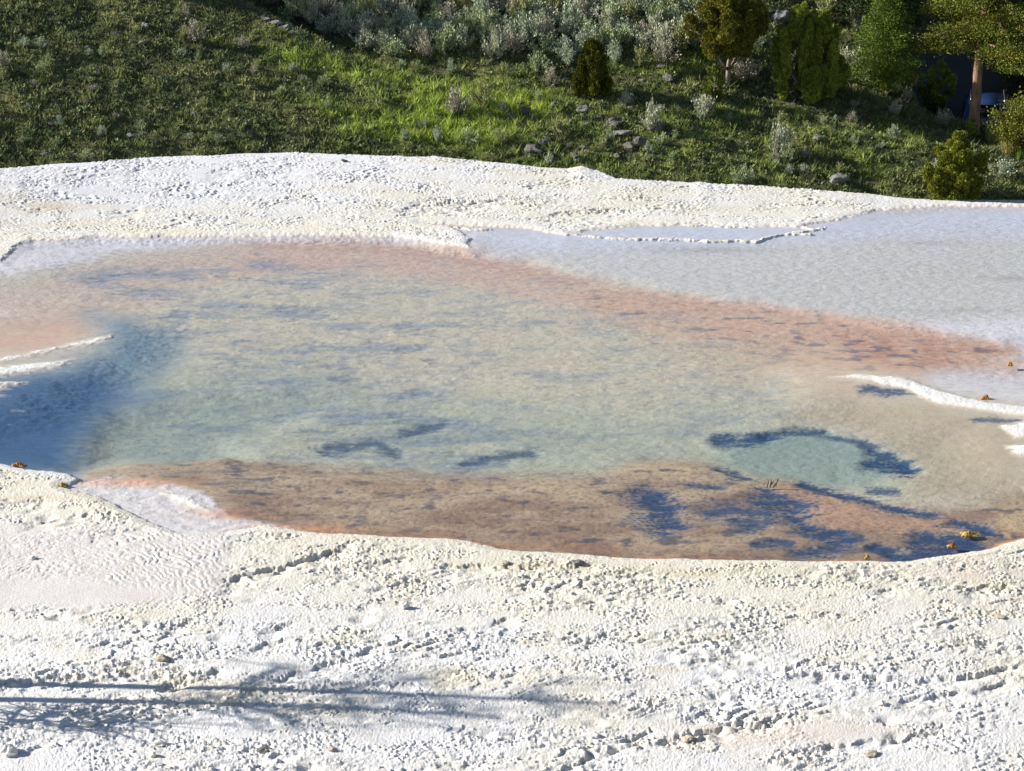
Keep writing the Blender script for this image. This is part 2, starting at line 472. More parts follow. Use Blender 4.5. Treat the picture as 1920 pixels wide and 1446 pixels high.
# near band by the shore is creamier, bottom whiter
lay(cream, (1 - sst(0.2, 3.2, dn + 0.8 * cn)) * nearmask * 0.85)
lay(cool, sst(4.0, 7.0, dn + cn) * nearmask * 0.7)
lay(C(236, 229, 226), sst(-60, 40, sdf_poly(uw, vw, [(-200, 1010), (60, 990), (330, 985), (450, 1000), (430, 1060), (420, 1110), (300, 1130), (120, 1140), (-200, 1150)])) * 0.9)
lay(pinkish, blob(uw, vw, 1500, 1375, 260, 28, -0.06) * 0.7 + blob(uw, vw, 1830, 1070, 140, 20) * 0.6 + blob(uw, vw, 1830, 1130, 120, 16) * 0.4)
lay(tan, (blob(uw, vw, 60, 935, 120, 5) + blob(uw, vw, 1010, 1062, 160, 6) + blob(uw, vw, 1300, 1075, 160, 6) + blob(uw, vw, 1860, 1152, 60, 6) + blob(uw, vw, 1870, 1098, 40, 7)) * 0.4)
# far bank
farm = 1 - sst(-0.3, 0.3, (mid - Y))
lay(cool, farm * 0.85 * sst(-10, 30, sdf_poly(uw, vw, [(-300, 300), (-300, 335), (0, 330), (90, 385), (250, 395), (420, 375), (560, 360), (850, 310), (560, 270)])))
lay(cream, farm * 0.75 * sst(-20, 40, sdf_poly(uw, vw, [(-300, 340), (60, 400), (260, 415), (560, 395), (800, 345), (1000, 330), (1700, 372), (1640, 395), (1500, 425), (1060, 440), (780, 445), (0, 500), (-300, 520)])) * (0.6 + 0.5 * cn))
lay(tan, farm * 0.55 * (blob(uw, vw, 90, 388, 70, 9) + blob(uw, vw, 20, 372, 40, 6) * 0.6 + blob(uw, vw, 130, 425, 120, 5) * 0.5))

# shallows outside the pool proper are handled inside the shoreline
pool = sst(-3, 6, s_sh)
land_col = col.copy()
Wk = 1.26                                     # the veil of reflected sky takes its share
def W(r, g, b): return C(r, g, b, Wk)
col[:] = W(205, 192, 172)
mott = fbm(X * 1.3, Y * 2.2, 5, 31)
mott2 = fbm(X * 4.5, Y * 9.0, 4, 37)
mott3 = fbm(X * 14, Y * 24.0, 3, 41)
def P(pts, a, b, warp=1.0):
    return sst(a, b, sdf_poly(U_ + warp * (26 * wn1 + 6 * wn3 + 26 * mott2), V_ + warp * (9 * wn2 + 8 * mott2 + 3 * mott3), pts))
lay(W(200, 196, 172), sst(0.0, 0.5, mott) * 0.6)
# upper right shallow sheet
UR = P([(830, 425), (2400, 370), (2400, 660), (1890, 650), (1700, 618), (1500, 584), (1250, 548), (1000, 494), (840, 464)], -30, 40)
lay(W(203, 199, 195), UR)
lay(W(200, 197, 190), P([(1300, 520), (1900, 480), (2100, 600), (1700, 610), (1450, 575)], -60, 60) * 0.6)
lay(W(206, 208, 221), P([(1060, 415), (2400, 370), (2400, 432), (1700, 446), (1400, 462), (1200, 470), (900, 478), (860, 440)], -40, 50) * 0.9)  # far strip: bluish lilac of reflected sky, put into the bed colour
lay(W(222, 218, 222), P([(1680, 610), (1920, 590), (2400, 570), (2400, 780), (1900, 760), (1750, 735), (1700, 712), (1820, 690), (1895, 655)], -30, 30) * 0.85)
lay(W(160, 155, 152), (blob(uw, vw, 1330, 465, 110, 7) * 0.5 + blob(uw, vw, 1905, 517, 40, 5) * 0.6 + blob(uw, vw, 1800, 578, 120, 3) * 0.35 + blob(uw, vw, 1740, 452, 60, 5) * 0.3))
# far left whitish margin
lay(W(232, 226, 230), P([(-300, 430), (900, 430), (880, 462), (700, 452), (450, 452), (230, 470), (120, 500), (-300, 560)], -25, 20) * 0.9)
lay(W(240, 232, 226), P([(-300, 560), (40, 575), (60, 590), (0, 615), (-300, 630)], -20, 15) * 0.8)
# orange mats
OR = W(212, 172, 144); OR2 = W(205, 172, 148); BR = W(168, 136, 110); PK = W(216, 180, 158)
lay(W(212, 184, 164), P([(-300, 560), (60, 545), (160, 505), (350, 470), (620, 455), (900, 470), (1000, 520), (800, 505), (600, 500), (420, 520), (300, 560), (210, 610), (180, 640), (0, 672), (-300, 690)], -60, 40) * 0.75)
lay(W(204, 164, 136), P([(0, 600), (130, 600), (170, 630), (60, 660), (-100, 670)], -40, 30) * 0.55)
arc = [(480, 462), (700, 462), (850, 480), (1000, 510), (1150, 545), (1300, 568), (1500, 592), (1650, 610), (1780, 635), (1885, 655)]
ud, vd = U_ + 14 * wn1, V_ + 5 * wn2
above = sd_line(ud, vd, arc)
below = sd_line(ud, vd - 26, arc)
lay(PK, (1 - sst(10, 95, below)) * 0.8)
lay(W(200, 142, 114), (1 - sst(4, 36, above)) * 0.5 * sst(-0.5, 0.3, mott2))
TR = P([(1080, 545), (1250, 560), (1500, 586), (1700, 616), (1800, 640), (1892, 655), (1810, 690), (1720, 708), (1560, 700), (1380, 680), (1200, 640)], -50, 40)
lay(OR, TR * 0.75)
lay(W(186, 124, 92), P([(1560, 620), (1700, 625), (1885, 655), (1790, 690), (1690, 700), (1600, 680)], -40, 50) * 0.65 * sst(-0.5, 0.5, mott + mott2))
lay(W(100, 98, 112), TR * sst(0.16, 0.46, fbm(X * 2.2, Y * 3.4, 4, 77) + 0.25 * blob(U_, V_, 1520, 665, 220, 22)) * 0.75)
lay(W(205, 178, 150), P([(1250, 640), (1560, 650), (1600, 700), (1720, 720), (1600, 760), (1300, 700)], -50, 40) * 0.5)
# greenish, teal centre
lay(W(204, 192, 164), P([(200, 600), (420, 540), (900, 560), (1400, 660), (1500, 740), (1000, 740), (600, 700), (300, 690)], -80, 60) * 0.5)
TE = P([(140, 885), (180, 780), (260, 690), (500, 680), (760, 740), (1000, 770), (1320, 800), (1400, 870), (1200, 878), (900, 896), (600, 880), (420, 868), (280, 890)], -90, 60)
lay(W(184, 184, 160), P([(700, 760), (1000, 760), (1400, 740), (1560, 800), (1780, 870), (1700, 930), (1400, 900), (1200, 876), (900, 896), (700, 880)], -90, 70) * 0.7)
lay(W(182, 184, 162), TE * 0.8)
lay(W(172, 180, 164), P([(380, 720), (560, 715), (640, 750), (470, 810), (460, 870), (300, 885), (200, 850), (240, 760)], -50, 40) * 0.6)
# streaky bluish hollows of the left and centre
cloud = sst(-0.05, 0.4, fbm(X * 0.45 + 13, Y * 1.3, 6, 57, 0.62))
hol = sst(0.10, 0.34, fbm(X * 0.9 + 3, Y * 2.0, 5, 55))
hol_m = P([(120, 500), (520, 480), (860, 640), (860, 760), (1020, 860), (880, 896), (560, 870), (420, 700), (250, 600)], -60, 60)
lay(W(138, 148, 164), cloud * hol_m * 0.8 * sst(-0.6, 0.1, mott2))
lay(W(112, 126, 148), hol * hol_m * 0.5 * sst(-0.5, 0.2, mott2))
lay(W(132, 134, 138), sst(0.12, 0.5, mott2) * 0.30 * (1 - UR))
lay(W(128, 136, 150), sst(0.12, 0.45, fbm(X * 1.5 + 71, Y * 4.2, 5, 59, 0.6)) * 0.42 * hol_m)
lay(W(224, 208, 178), sst(0.1, 0.5, fbm(X * 0.8 + 51, Y * 2.2, 5, 60, 0.6)) * 0.35 * (1 - UR))
lay(W(150, 146, 140), sst(0.2, 0.5, fbm(X * 2.0 + 2, Y * 9.0, 4, 58)) * 0.22)
lay(W(120, 122, 135), sst(0.25, 0.42, fbm(X * 2.4 + 8, Y * 6.0, 4, 56)) * 0.35 * P([(1150, 560), (1500, 640), (1550, 760), (1200, 780), (1000, 640)], -60, 60))
cl2 = sst(-0.02, 0.42, fbm(X * 0.8 + 5, (Y - 0.12 * X) * 2.3, 6, 61, 0.64))
cl3 = sst(0.05, 0.35, fbm(X * 0.42 + 25, (Y - 0.10 * X) * 1.1, 6, 62, 0.66))
inner = P([(120, 520), (500, 470), (900, 500), (1300, 600), (1600, 760), (1720, 860), (1560, 900), (1200, 872), (900, 895), (560, 870), (200, 885), (240, 700)], -70, 60)
lay(W(142, 152, 160), cl2 * inner * 0.42)
lay(W(122, 138, 156), cl3 * inner * 0.5 * (1 - 0.55 * sst(900, 1300, U_)))
lay(W(208, 200, 170), sst(0.12, 0.4, fbm(X * 1.0 + 45, (Y - 0.12 * X) * 2.6, 5, 63, 0.6)) * inner * 0.35)
# the left deep vent: deep-water blue and sky reflection painted into the bed colour
DL = P([(-60, 722), (40, 716), (150, 690), (215, 650), (195, 605), (250, 612), (330, 662), (270, 705), (250, 745), (190, 790), (150, 830), (130, 886), (60, 884), (-60, 880)], -75, 45)
lay(W(112, 142, 160), DL * 0.85)
lay(W(40, 84, 130), P([(-60, 735), (180, 710), (230, 740), (160, 800), (120, 884), (-60, 880)], -60, 50) * 0.8)
lay(W(190, 190, 190), DL * sst(0.46, 0.6, fbm(X * 1.8, Y * 4, 4, 66)) * 0.5)
# right vent
lay(W(150, 162, 158), P([(1340, 826), (1450, 806), (1560, 808), (1660, 838), (1715, 880), (1660, 880), (1560, 850), (1450, 845)], -25, 25) * 0.6)
lay(W(148, 164, 152), P([(1340, 830), (1450, 812), (1560, 812), (1650, 840), (1700, 875), (1640, 910), (1560, 920), (1440, 905), (1360, 875)], -25, 25) * 0.8)
# lower brown shelf
LB = P([(180, 895), (290, 890), (420, 870), (600, 880), (900, 899), (1150, 893), (1200, 868), (1300, 873), (1385, 898), (1500, 915), (1620, 945), (1780, 965), (1880, 940), (2400, 900), (2400, 1100), (0, 1100)], -46, 22, 0.7)
lay(W(182, 158, 130), LB * 0.9)
lay(W(150, 116, 90), LB * (1 - sst(10, 110, s_sh)) * 0.4)
lay(W(110, 108, 108), LB * sst(0.0, 0.4, fbm(X * 1.1 + 81, (Y - 0.08 * X) * 3.2, 6, 92, 0.66)) * 0.5)
lay(W(138, 108, 88), LB * sst(-0.25, 0.35, fbm(X * 0.7, Y * 1.6, 4, 71) + 0.002 * (V_ - 940)) * 0.65)
lay(W(200, 176, 140), LB * (blob(U_, V_, 1290, 880, 110, 14) + blob(U_, V_, 1420, 912, 60, 12) * 0.7 + blob(U_, V_, 950, 915, 250, 10) * 0.5))
lay(W(196, 170, 130), P([(1870, 960), (1900, 930), (2000, 920), (2000, 1000), (1880, 998)], -10, 15) * 0.8)
RB = P([(1440, 905), (1560, 935), (1700, 968), (1890, 990), (1780, 1000), (1560, 990), (1480, 950)], -20, 15)
lay(W(190, 150, 122), RB * 0.7)
lay(W(176, 158, 128), P([(1560, 750), (1700, 760), (1920, 810), (1920, 940), (1720, 930), (1720, 870), (1600, 800), (1480, 780)], -50, 40) * 0.6)
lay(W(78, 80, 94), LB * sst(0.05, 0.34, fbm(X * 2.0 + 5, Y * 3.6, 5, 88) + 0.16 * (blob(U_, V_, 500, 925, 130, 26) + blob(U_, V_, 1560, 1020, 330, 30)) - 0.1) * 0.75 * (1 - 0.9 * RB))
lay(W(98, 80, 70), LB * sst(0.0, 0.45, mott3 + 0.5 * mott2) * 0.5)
lay(W(210, 184, 150), LB * sst(0.2, 0.6, fbm(X * 3.0 + 40, Y * 9, 4, 89)) * 0.3)
su, sv = U_ + 22 * wn1 + 10 * wn3, V_ + 8 * wn2
rag = 0.55 * fbm(X * 2.6, Y * 6.0, 5, 191, 0.6) + 0.35 * mott3
for pts, wd, dd in STROKES:
    if dd >= 0.6:
        fo = 1 - sd_line(su, sv, pts) / (wd * 1.9)
        m_ = sst(0.1, 0.9, fo + 2.1 * rag) * sst(-0.9, -0.3, fo)
        lay(W(84, 104, 118), sst(-0.3, 0.7, fo + 1.3 * rag) * 0.4 * sst(-0.9, -0.3, fo))
        lay(W(34, 66, 104), m_ * 0.88 * np.clip(dd * 1.05, 0, 1))
# orange edge line along the near shore and faint one elsewhere
shn = (V_ > 860)
lay(W(214, 150, 100), shn * (1 - sst(3, 26, s_sh)) * 0.75 * sst(-0.3, 0.3, fbm(X * 0.6, Y * 0.6, 3, 90)))
lay(W(226, 205, 190), (1 - sst(0, 14, s_sh)) * 0.6)
# milky shallows lower left
MS = P([(100, 905), (200, 902), (330, 910), (385, 935), (430, 972), (560, 990), (480, 1005), (330, 1005), (240, 975), (180, 940)], -14, 12, 0.7)
lay(W(222, 217, 217), MS * 0.95)
lay(W(200, 188, 178), MS * sst(0.1, 0.5, mott2) * 0.4)
lay(W(222, 160, 112), (blob(uw, vw, 250, 902, 110, 9) + blob(uw, vw, 420, 960, 60, 10) * 0.8 + blob(uw, vw, 560, 985, 90, 8)) * 0.7)
lay(W(205, 140, 100), blob(uw, vw, 830, 1018, 300, 5) * 0.3 + blob(uw, vw, 1150, 1040, 160, 5) * 0.6)
# raised bars that break the water
BARS = [([(1555, 715), (1610, 710), (1690, 714), (1760, 738), (1850, 762), (1930, 771), (2400, 806), (2400, 828), (1930, 792), (1850, 780), (1760, 768), (1700, 744), (1640, 724)], 'w', 0.018),
        ([(-60, 688), (60, 670), (150, 651), (212, 640), (200, 652), (120, 666), (30, 684), (-60, 700)], 'w', 0.012),
        ([(-60, 704), (50, 692), (142, 686), (110, 700), (40, 713), (-60, 735)], 'w', 0.012),
        ([(-60, 738), (20, 730), (58, 731), (20, 742), (-60, 756)], 'w', 0.03), ([(-60, 760), (14, 756), (-60, 772)], 'w', 0.03),
        ([(1875, 806), (1925, 798), (1990, 812), (1990, 835), (1900, 830)], 'w', 0.012), ([(1890, 845), (1960, 838), (1960, 870), (1905, 862)], 'w', 0.012),
        ([(290, 925), (360, 935), (400, 965), (360, 960)], 'w', 0.012)]
bar = np.zeros(X.shape, np.float32); barh = np.zeros(X.shape, np.float32); shoal = np.zeros(X.shape, np.float32)
for pts, _, hh in BARS:
    sdb = sdf_poly(U_ + 12 * wn1 + 8 * wn3 + 14 * mott2, V_ + 3 * wn2 + 2.0 * mott2 + 1 * mott3, pts)
    m_ = sst(-8, 8, sdb)
    shoal = np.maximum(shoal, sst(-150, -5, sdb))
    lay(C(248, 246, 242), m_)
    lay(C(222, 196, 164), np.clip(m_ * (1 - sst(-2, 12, sdb)), 0, 1) * 0.7)
    m2 = sst(-10, 14, sdb)
    barh = np.maximum(barh, hh * m2); bar = np.maximum(bar, m2)
DAMS = [[(1062, 438), (1100, 441), (1180, 446), (1280, 447), (1360, 449), (1420, 451), (1440, 443), (1480, 436), (1520, 430), (1548, 427)],
        [(820, 424), (850, 425), (880, 428), (920, 428)], [(1500, 424), (1530, 430)], [(1285, 421), (1350, 423), (1400, 424)], [(1045, 428), (1062, 438)], [(1480, 437), (1515, 438)]]
damw = np.zeros(X.shape, np.float32)
for i, pts in enumerate(DAMS):
    sdl = sd_line(uw, vw, pts)
    damw = np.maximum(damw, (1 - sst(1.0, 5.0, sdl)) * sst(-0.35, -0.1, mott2))
lay(cream, damw)
pool_col = col
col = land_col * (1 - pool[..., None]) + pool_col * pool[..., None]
land = 1 - pool

# ---- relief
smooth_fan = sst(-40, 40, sdf_poly(uw, vw, [(-200, 1010), (60, 990), (330, 985), (450, 1000), (430, 1060), (420, 1110), (300, 1130), (120, 1140), (-200, 1150)]))
plates = sst(-25, 25, sdf_poly(uw, vw, [(1330, 1385), (1480, 1352), (1640, 1372), (1560, 1395), (1380, 1425)])) + sst(-25, 25, sdf_poly(uw, vw, [(1640, 1110), (1720, 1105), (1750, 1140), (1660, 1160)])) \
    + sst(-25, 20, sdf_poly(uw, vw, [(1480, 1330), (1900, 1270), (2000, 1380), (1600, 1350)])) * 0.35 + blob(uw, vw, 980, 1170, 90, 14) * 0.6 + blob(uw, vw, 850, 1170, 60, 9)
plates = np.clip(plates, 0, 1)
topsm = farm * sst(-10, 40, sdf_poly(uw, vw, [(-300, 300), (-300, 335), (0, 330), (90, 385), (250, 395), (420, 375), (560, 360), (850, 310), (560, 270)]))
rough = (1 - 0.92 * smooth_fan) * (1 - 0.9 * plates) * (1 - 0.8 * topsm)
patchy = sst(-0.35, 0.35, fbm(X * 0.8, Y * 1.5, 4, 101))
# knobs
ks = 26.0
kx = X * ks + 1.2 * vnoise(X * 30, Y * 30, 5); ky = Y * ks * 1.15 + 1.2 * vnoise(X * 30 + 50, Y * 30, 6)
wk1 = worley(kx, ky, 3)
knob = np.clip(1 - wk1 * 1.25, 0, 1) ** 0.7
wk2 = worley(X * 8.0 + 0.8 * wn3, Y * 11 + 0.8 * wn1, 4)
lump = np.clip(1 - wk2 * 1.15, 0, 1)
kscale = mix(1.0, 1.25, farm)
hk = (0.0065 * knob * kscale * (0.4 + 0.9 * patchy) + 0.013 * lump * sst(0.05, 0.45, fbm(X * 1.6, Y * 2.2, 3, 111))) * rough
hk = hk + 0.0045 * vnoise(X * 40, Y * 40, 8) * (0.4 + 0.6 * rough)
# broken plates: terraced steps elongated across the picture
tilt = 0.16
F1 = (fbm((X * 0.42 + 3), (Y - tilt * X) * 1.25, 5, 121, 0.55)) * 1.0 + 0.10 * dn
def steps(F, q, w_=0.12, e=0.0):
    g = F / q; fl = np.floor(g); fr_ = g - fl
    return q * (fl + sst(0.5 - w_, 0.5 + w_, fr_))
def ledge(F, q, hgt, w_=0.07):
    g = F / q
    return hgt * (np.floor(g) + sst(0.5 - w_, 0.5 + w_, g - np.floor(g)) - g)
msk1 = sst(-0.1, 0.25, fbm(X * 0.5 + 7, Y * 1.4, 4, 131))
msk2 = sst(-0.05, 0.3, fbm(X * 0.8 + 17, Y * 1.9, 4, 137))
F1w = F1 + 0.035 * fbm(X * 5, Y * 5, 3, 141)
F2 = fbm(X * 0.9 + 11, (Y - 0.1 * X) * 3.2, 5, 151, 0.55) + 0.05 * dn + 0.03 * fbm(X * 9, Y * 9, 2, 152)
F3 = fbm(X * 2.2 + 31, (Y - 0.06 * X) * 8.0, 4, 171, 0.5)
msk3 = sst(0.0, 0.25, fbm(X * 1.1 + 27, Y * 2.4, 3, 172))
lg = ledge(F1w, 0.16, 0.045) * msk1 + ledge(F2, 0.20, 0.03) * msk2 + ledge(F3, 0.26, 0.030) * msk3
lg = lg * (1 - smooth_fan * 0.95) * (1 - 0.7 * plates) * mix(1, 0.9, farm)
# a few named ledge lines of the photograph: the ground drops on their camera side
LINES = [([(430, 1085), (490, 1068), (530, 1062), (560, 1048), (650, 1028)], .07), ([(840, 1058), (960, 1063), (1110, 1062)], .05), ([(520, 1270), (620, 1240), (700, 1215)], .05),
         ([(1690, 1310), (1810, 1295), (1890, 1278)], .05), ([(1540, 1265), (1700, 1272), (1800, 1268), (1920, 1245)], .06), ([(1050, 1445), (1100, 1412), (1160, 1398), (1220, 1370)], .07),
         ([(1270, 1378), (1380, 1360), (1455, 1350)], .07), ([(0, 1282), (120, 1268), (230, 1262), (330, 1268)], .06), ([(300, 1285), (420, 1248)], .06), ([(860, 1182), (960, 1160)], .04),
         ([(1080, 1200), (1180, 1185)], .04), ([(1350, 1230), (1560, 1268)], .05), ([(1280, 1240), (1340, 1238)], .05), ([(0, 938), (90, 938)], .04), ([(55, 978), (130, 975)], .04),
         ([(165, 998), (270, 992)], .04), ([(320, 1178), (360, 1165)], .05), ([(500, 1180), (535, 1168)], .05), ([(470, 1210), (530, 1198)], .06), ([(1480, 1410), (1620, 1390), (1750, 1370)], .05),
         ([(1640, 1105), (1680, 1100)], .04), ([(1830, 1108), (1880, 1095)], .06), ([(790, 1440), (900, 1425)], .04), ([(130, 330), (210, 326)], .03), ([(240, 318), (265, 318)], .03), ([(720, 300), (740, 306)], .02),
         ([(400, 322), (440, 312)], .03), ([(460, 328), (540, 320)], .03), ([(750, 392), (860, 378), (930, 374)], .05), ([(840, 388), (900, 384)], .04), ([(200, 402), (260, 392)], .03), ([(1030, 402), (1180, 392)], .04),
         ([(100, 360), (118, 360)], .03), ([(50, 338), (80, 338)], .03), ([(640, 1060), (760, 1050)], .04), ([(700, 1100), (800, 1085)], .03)]
jagl = sst(-0.5, 0.1, fbm(X * 2.6, Y * 5, 3, 181))
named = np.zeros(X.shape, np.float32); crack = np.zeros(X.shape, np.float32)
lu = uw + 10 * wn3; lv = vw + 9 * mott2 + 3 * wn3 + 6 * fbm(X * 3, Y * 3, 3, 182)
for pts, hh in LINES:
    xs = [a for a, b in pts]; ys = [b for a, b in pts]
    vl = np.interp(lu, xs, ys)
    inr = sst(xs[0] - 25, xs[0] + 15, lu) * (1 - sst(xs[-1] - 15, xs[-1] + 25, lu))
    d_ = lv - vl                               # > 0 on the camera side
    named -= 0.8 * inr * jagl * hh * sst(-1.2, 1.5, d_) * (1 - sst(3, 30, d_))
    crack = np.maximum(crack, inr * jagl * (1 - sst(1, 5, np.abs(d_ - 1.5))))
# flow ribs of the outlet fan
rx = (lu - 120 - 14 * wn1) / 315.0; ry = (lv - 1150 + 3 * wn2) / 165.0
rr = np.sqrt(rx * rx + ry * ry) + 0.05 * fbm(X * 1.2, Y * 1.6, 4, 161)
ribs = np.abs(np.sin(rr * 74 + 2.6 * fbm(X * 1.8, Y * 2.5, 4, 162)))
fan = smooth_fan * sst(-30, 40, sdf_poly(uw, vw, [(-100, 1010), (100, 990), (330, 990), (450, 1000), (430, 1060), (400, 1110), (260, 1100), (150, 1085), (-100, 1090)]))
hk = hk + 0.016 * ribs * fan * (0.6 + 0.6 * patchy)
# shoe prints and hollows
holes = np.clip(0.8 - worley(X * 1.7, Y * 2.6, 201) * 2.6, 0, 1) * sst(0.1, 0.4, fbm(X * 0.6 + 3, Y * 0.9, 3, 202)) * nearmask
relief_land = hk + lg + named - 0.06 * holes * (1 - smooth_fan)
# micro rim against the water
rim_lip = 0.02 * (1 - sst(0, 30, -s_sh))
zl = macro + relief_land + rim_lip
lef = blob(uw, vw, -20, 470, 130, 45)
zl = mix(zl, np.minimum(zl, 0.02 + 0.012 * knob), lef * (s_sh < 0)) 
zl = np.minimum(zl, 0.020 + 0.010 * knob + 0.0014 * np.maximum(-s_sh, 0) + 0.004 * np.maximum(-s_sh - 70, 0))
zl = np.where((-s_sh < 60), np.maximum(zl, 0.008 + 0.012 * knob + 0.006 * sst(0, 10, -s_sh)), zl)
shallow = sst(0, mix(26, 60, UR), s_sh) * (1 - 0.9 * shoal)
depth = depth * (1 - 0.8 * blob(uw, vw, 20, 480, 110, 30))
zp = -(0.006 + depth * shallow + 0.013 * shallow * (1 - 0.9 * DL) * (mott2 + 0.3 * mott3) + 0.012 * shallow * hol * hol_m * (1 - UR))
zp = mix(zp, -0.008 + 0.014 * mott2 + 0.006 * knob * sst(-0.1, 0.3, mott2), np.clip(MS, 0, 1))
zp = np.where(MS > 0.2, zp, np.minimum(zp, -0.004))
zp = zp * (1 - bar) + (barh + (0.007 * knob + 0.006 * mott2 + 0.006 * lump) * bar) * bar
zp = np.where(damw > 0.02, np.maximum(zp, -0.02 + damw * (0.034 + 0.008 * knob + 0.02 * np.clip(mott2, -0.5, 1))), zp)
Z = zl * land + zp * pool
col = np.clip(col, 0, 0.86)
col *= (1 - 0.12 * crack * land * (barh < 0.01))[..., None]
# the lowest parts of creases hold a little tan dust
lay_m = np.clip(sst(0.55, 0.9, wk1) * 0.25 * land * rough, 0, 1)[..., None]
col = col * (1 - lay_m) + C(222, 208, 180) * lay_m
# rim drop
nd = 14
dz = np.linspace(0.05, 1, nd) ** 1.5
Xd = np.repeat(X[-1:], nd, 0) * (1 + 0.03 * dz[:, None]); Yd = Y[-1:] + (0.1 + 5.5 * dz)[:, None]
Zd = Z[-1:] - (9.0 * dz)[:, None] + 0.05 * fbm(Xd * 2, Yd * 2, 3, 300)
Xa = np.concatenate([X, Xd]); Ya = np.concatenate([Y, Yd]); Za = np.concatenate([Z, Zd])
ca = np.concatenate([col, np.repeat(col[-1:], nd, 0)])
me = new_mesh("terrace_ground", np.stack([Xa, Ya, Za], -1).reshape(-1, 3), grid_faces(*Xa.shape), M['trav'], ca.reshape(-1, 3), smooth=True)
tag(link("ground", me), kind='structure'); print('T ground', time.time() - T0)
del ca, Xa, Ya, Za, pool_col, land_col

# water body: a closed volume whose top is the pool's surface, edges tucked under the banks
def water_body():
    pts = [px_on(u, v) for u, v in SHORE if (u, v) not in ((30, 460), (0, 486), (878, 462), (150, 898), (130, 887))]
    c = np.mean(pts, 0); out = []
    n = len(pts)
    for i in range(n):
        p0 = np.array(pts[i - 1]); p1 = np.array(pts[i]); p2 = np.array(pts[(i + 1) % n])
        t = (p2 - p0); t /= np.linalg.norm(t) + 1e-9
        nn = np.array([t[1], -t[0]])            # outward for this winding
        out.append(p1 + nn * 0.40)
    out = np.array(out)
    V = np.concatenate([np.c_[out, np.zeros(n)], np.c_[out, np.full(n, -2.6)]])
    import bmesh
    bm = bmesh.new()
    vs = [bm.verts.new(p) for p in V]
    bm.faces.new(vs[:n]); bm.faces.new(vs[n:][::-1])
    for i in range(n):
        j = (i + 1) % n
        bm.faces.new((vs[i], vs[n + i], vs[n + j], vs[j]))
    bmesh.ops.recalc_face_normals(bm, faces=bm.faces)
    me = bpy.data.meshes.new("pool_water"); bm.to_mesh(me); bm.free()
    me.materials.append(M['water'])
    return me
tag(link("water", water_body()), kind='structure')

# ------------------------------------------------------------------ the hillside beyond
crest_px = [(430, -60), (455, 0), (560, 60), (640, 100), (720, 132), (830, 165), (960, 200)]
def S_surf(x, y):
    x = np.clip(x, -30, 30)
    return -6.6 + 0.30 * (y - 66) - 0.09 * (x + 4) + 0.003 * np.square(np.minimum(x + 2, 0))
def B_surf(x, y):
    fall = 0.04 * np.clip(x, 0, 6) + 0.0 + np.where(x > 6, 0.17 * (np.minimum(x, 24) - 6), 0)
    b = -7.0 + 0.285 * (y - 66) - fall
    return b
def ray_surface(f, u, v):
    r = px_ray(u, v); lo, hi = 48.0, 170.0
    for n in (300, 60, 60):
        t = np.linspace(lo, hi, n)
        g = CAM_H + r[2] * t - f(r[0] * t, r[1] * t)
        i = int(np.argmax(g < 0)); i = max(i, 1)
        lo, hi = t[i - 1], t[i]
    return r[0] * hi, r[1] * hi, CAM_H + r[2] * hi
crest_w = np.array([ray_surface(S_surf, u, v)[:2] for u, v in crest_px])
def road_z(y): return -7.9 + 0.17 * (y - 80)
def hill(x, y, detail=True):
    x = np.asarray(x, float); y = np.asarray(y, float)
    S = S_surf(x, y)
    cy = np.interp(x, crest_w[:, 0], crest_w[:, 1])
    cy = np.where(x < crest_w[0, 0], crest_w[0, 1] + (crest_w[0, 0] - x) * 2.2, cy)
    be = np.maximum(y - cy, 0) * 0.55
    S = S - 0.95 * be - 0.6 * sst(0, 1.5, be)
    Bs = B_surf(x, y)
    kx_ = 0.35
    hmax = np.maximum(S, Bs); hd = np.abs(S - Bs)
    z = hmax + np.where(hd < kx_ * 4, (kx_ * 4 - hd) ** 2 / (16 * kx_), 0) * 0.25
    # near foot of the slope, and level ground far away
    z = np.where(y < 64, z - 0.0, z)
    z = np.minimum(z, 2.2 + 0.03 * (y - 95)) if False else z - np.maximum(z - 1.0, 0) * sst(88, 104, y) * 0.93
    z = np.maximum(z, -9.5)
    if detail:
        z = z + 0.22 * fbm(x * 0.25, y * 0.25, 3, 401) + 0.25 * fbm(x * 0.9, y * 0.9, 5, 402, 0.6)
    # parking road cut at the right
    m = sst(16.0, 17.0, x) * (1 - sst(21.6, 23.5, x)) * sst(76.6, 77.6, y) * (1 - sst(92, 95, y))
    z = z * (1 - m) + (road_z(y) - 0.03) * m
    return z
gx = np.concatenate([-35 - np.linspace(0, 1, 26)[::-1] ** 2.2 * 1500 - 1, np.linspace(-35, 35, 520), 36 + np.linspace(0, 1, 26) ** 2.2 * 1500])
gy = np.concatenate([-40 - np.linspace(0, 1, 14)[::-1] ** 2 * 800, np.linspace(-38, 54, 47), np.linspace(55, 97, 360), 98 + np.linspace(0, 1, 50) ** 2.2 * 2500])
GX, GY = np.meshgrid(gx, gy)
GZ = hill(GX, GY)
# ground beneath and this side of the terrace: low ground, then the bank the camera stands on
low = 1 - sst(46, 56, GY)
GZ = mix(GZ, -9.5 + 0 * GX, low)
bank = np.where(GY < 16, np.clip((16 - GY) / 16 * 10.4, 0, 10.4) - 0.4, -9.5)
GZ = np.where(GY < 16, mix(bank, -9.5, 0), GZ)
edge_fade = sst(30, 60, np.abs(GX)) * (GY >= 16) * (GY < 56)
GZ = mix(GZ, np.minimum(-2.0 + 0 * GX, 0), edge_fade)
GZ = np.where(GY < -5, 10.0 + 0.15 * fbm(GX * 0.1, GY * 0.1, 3, 9), GZ)
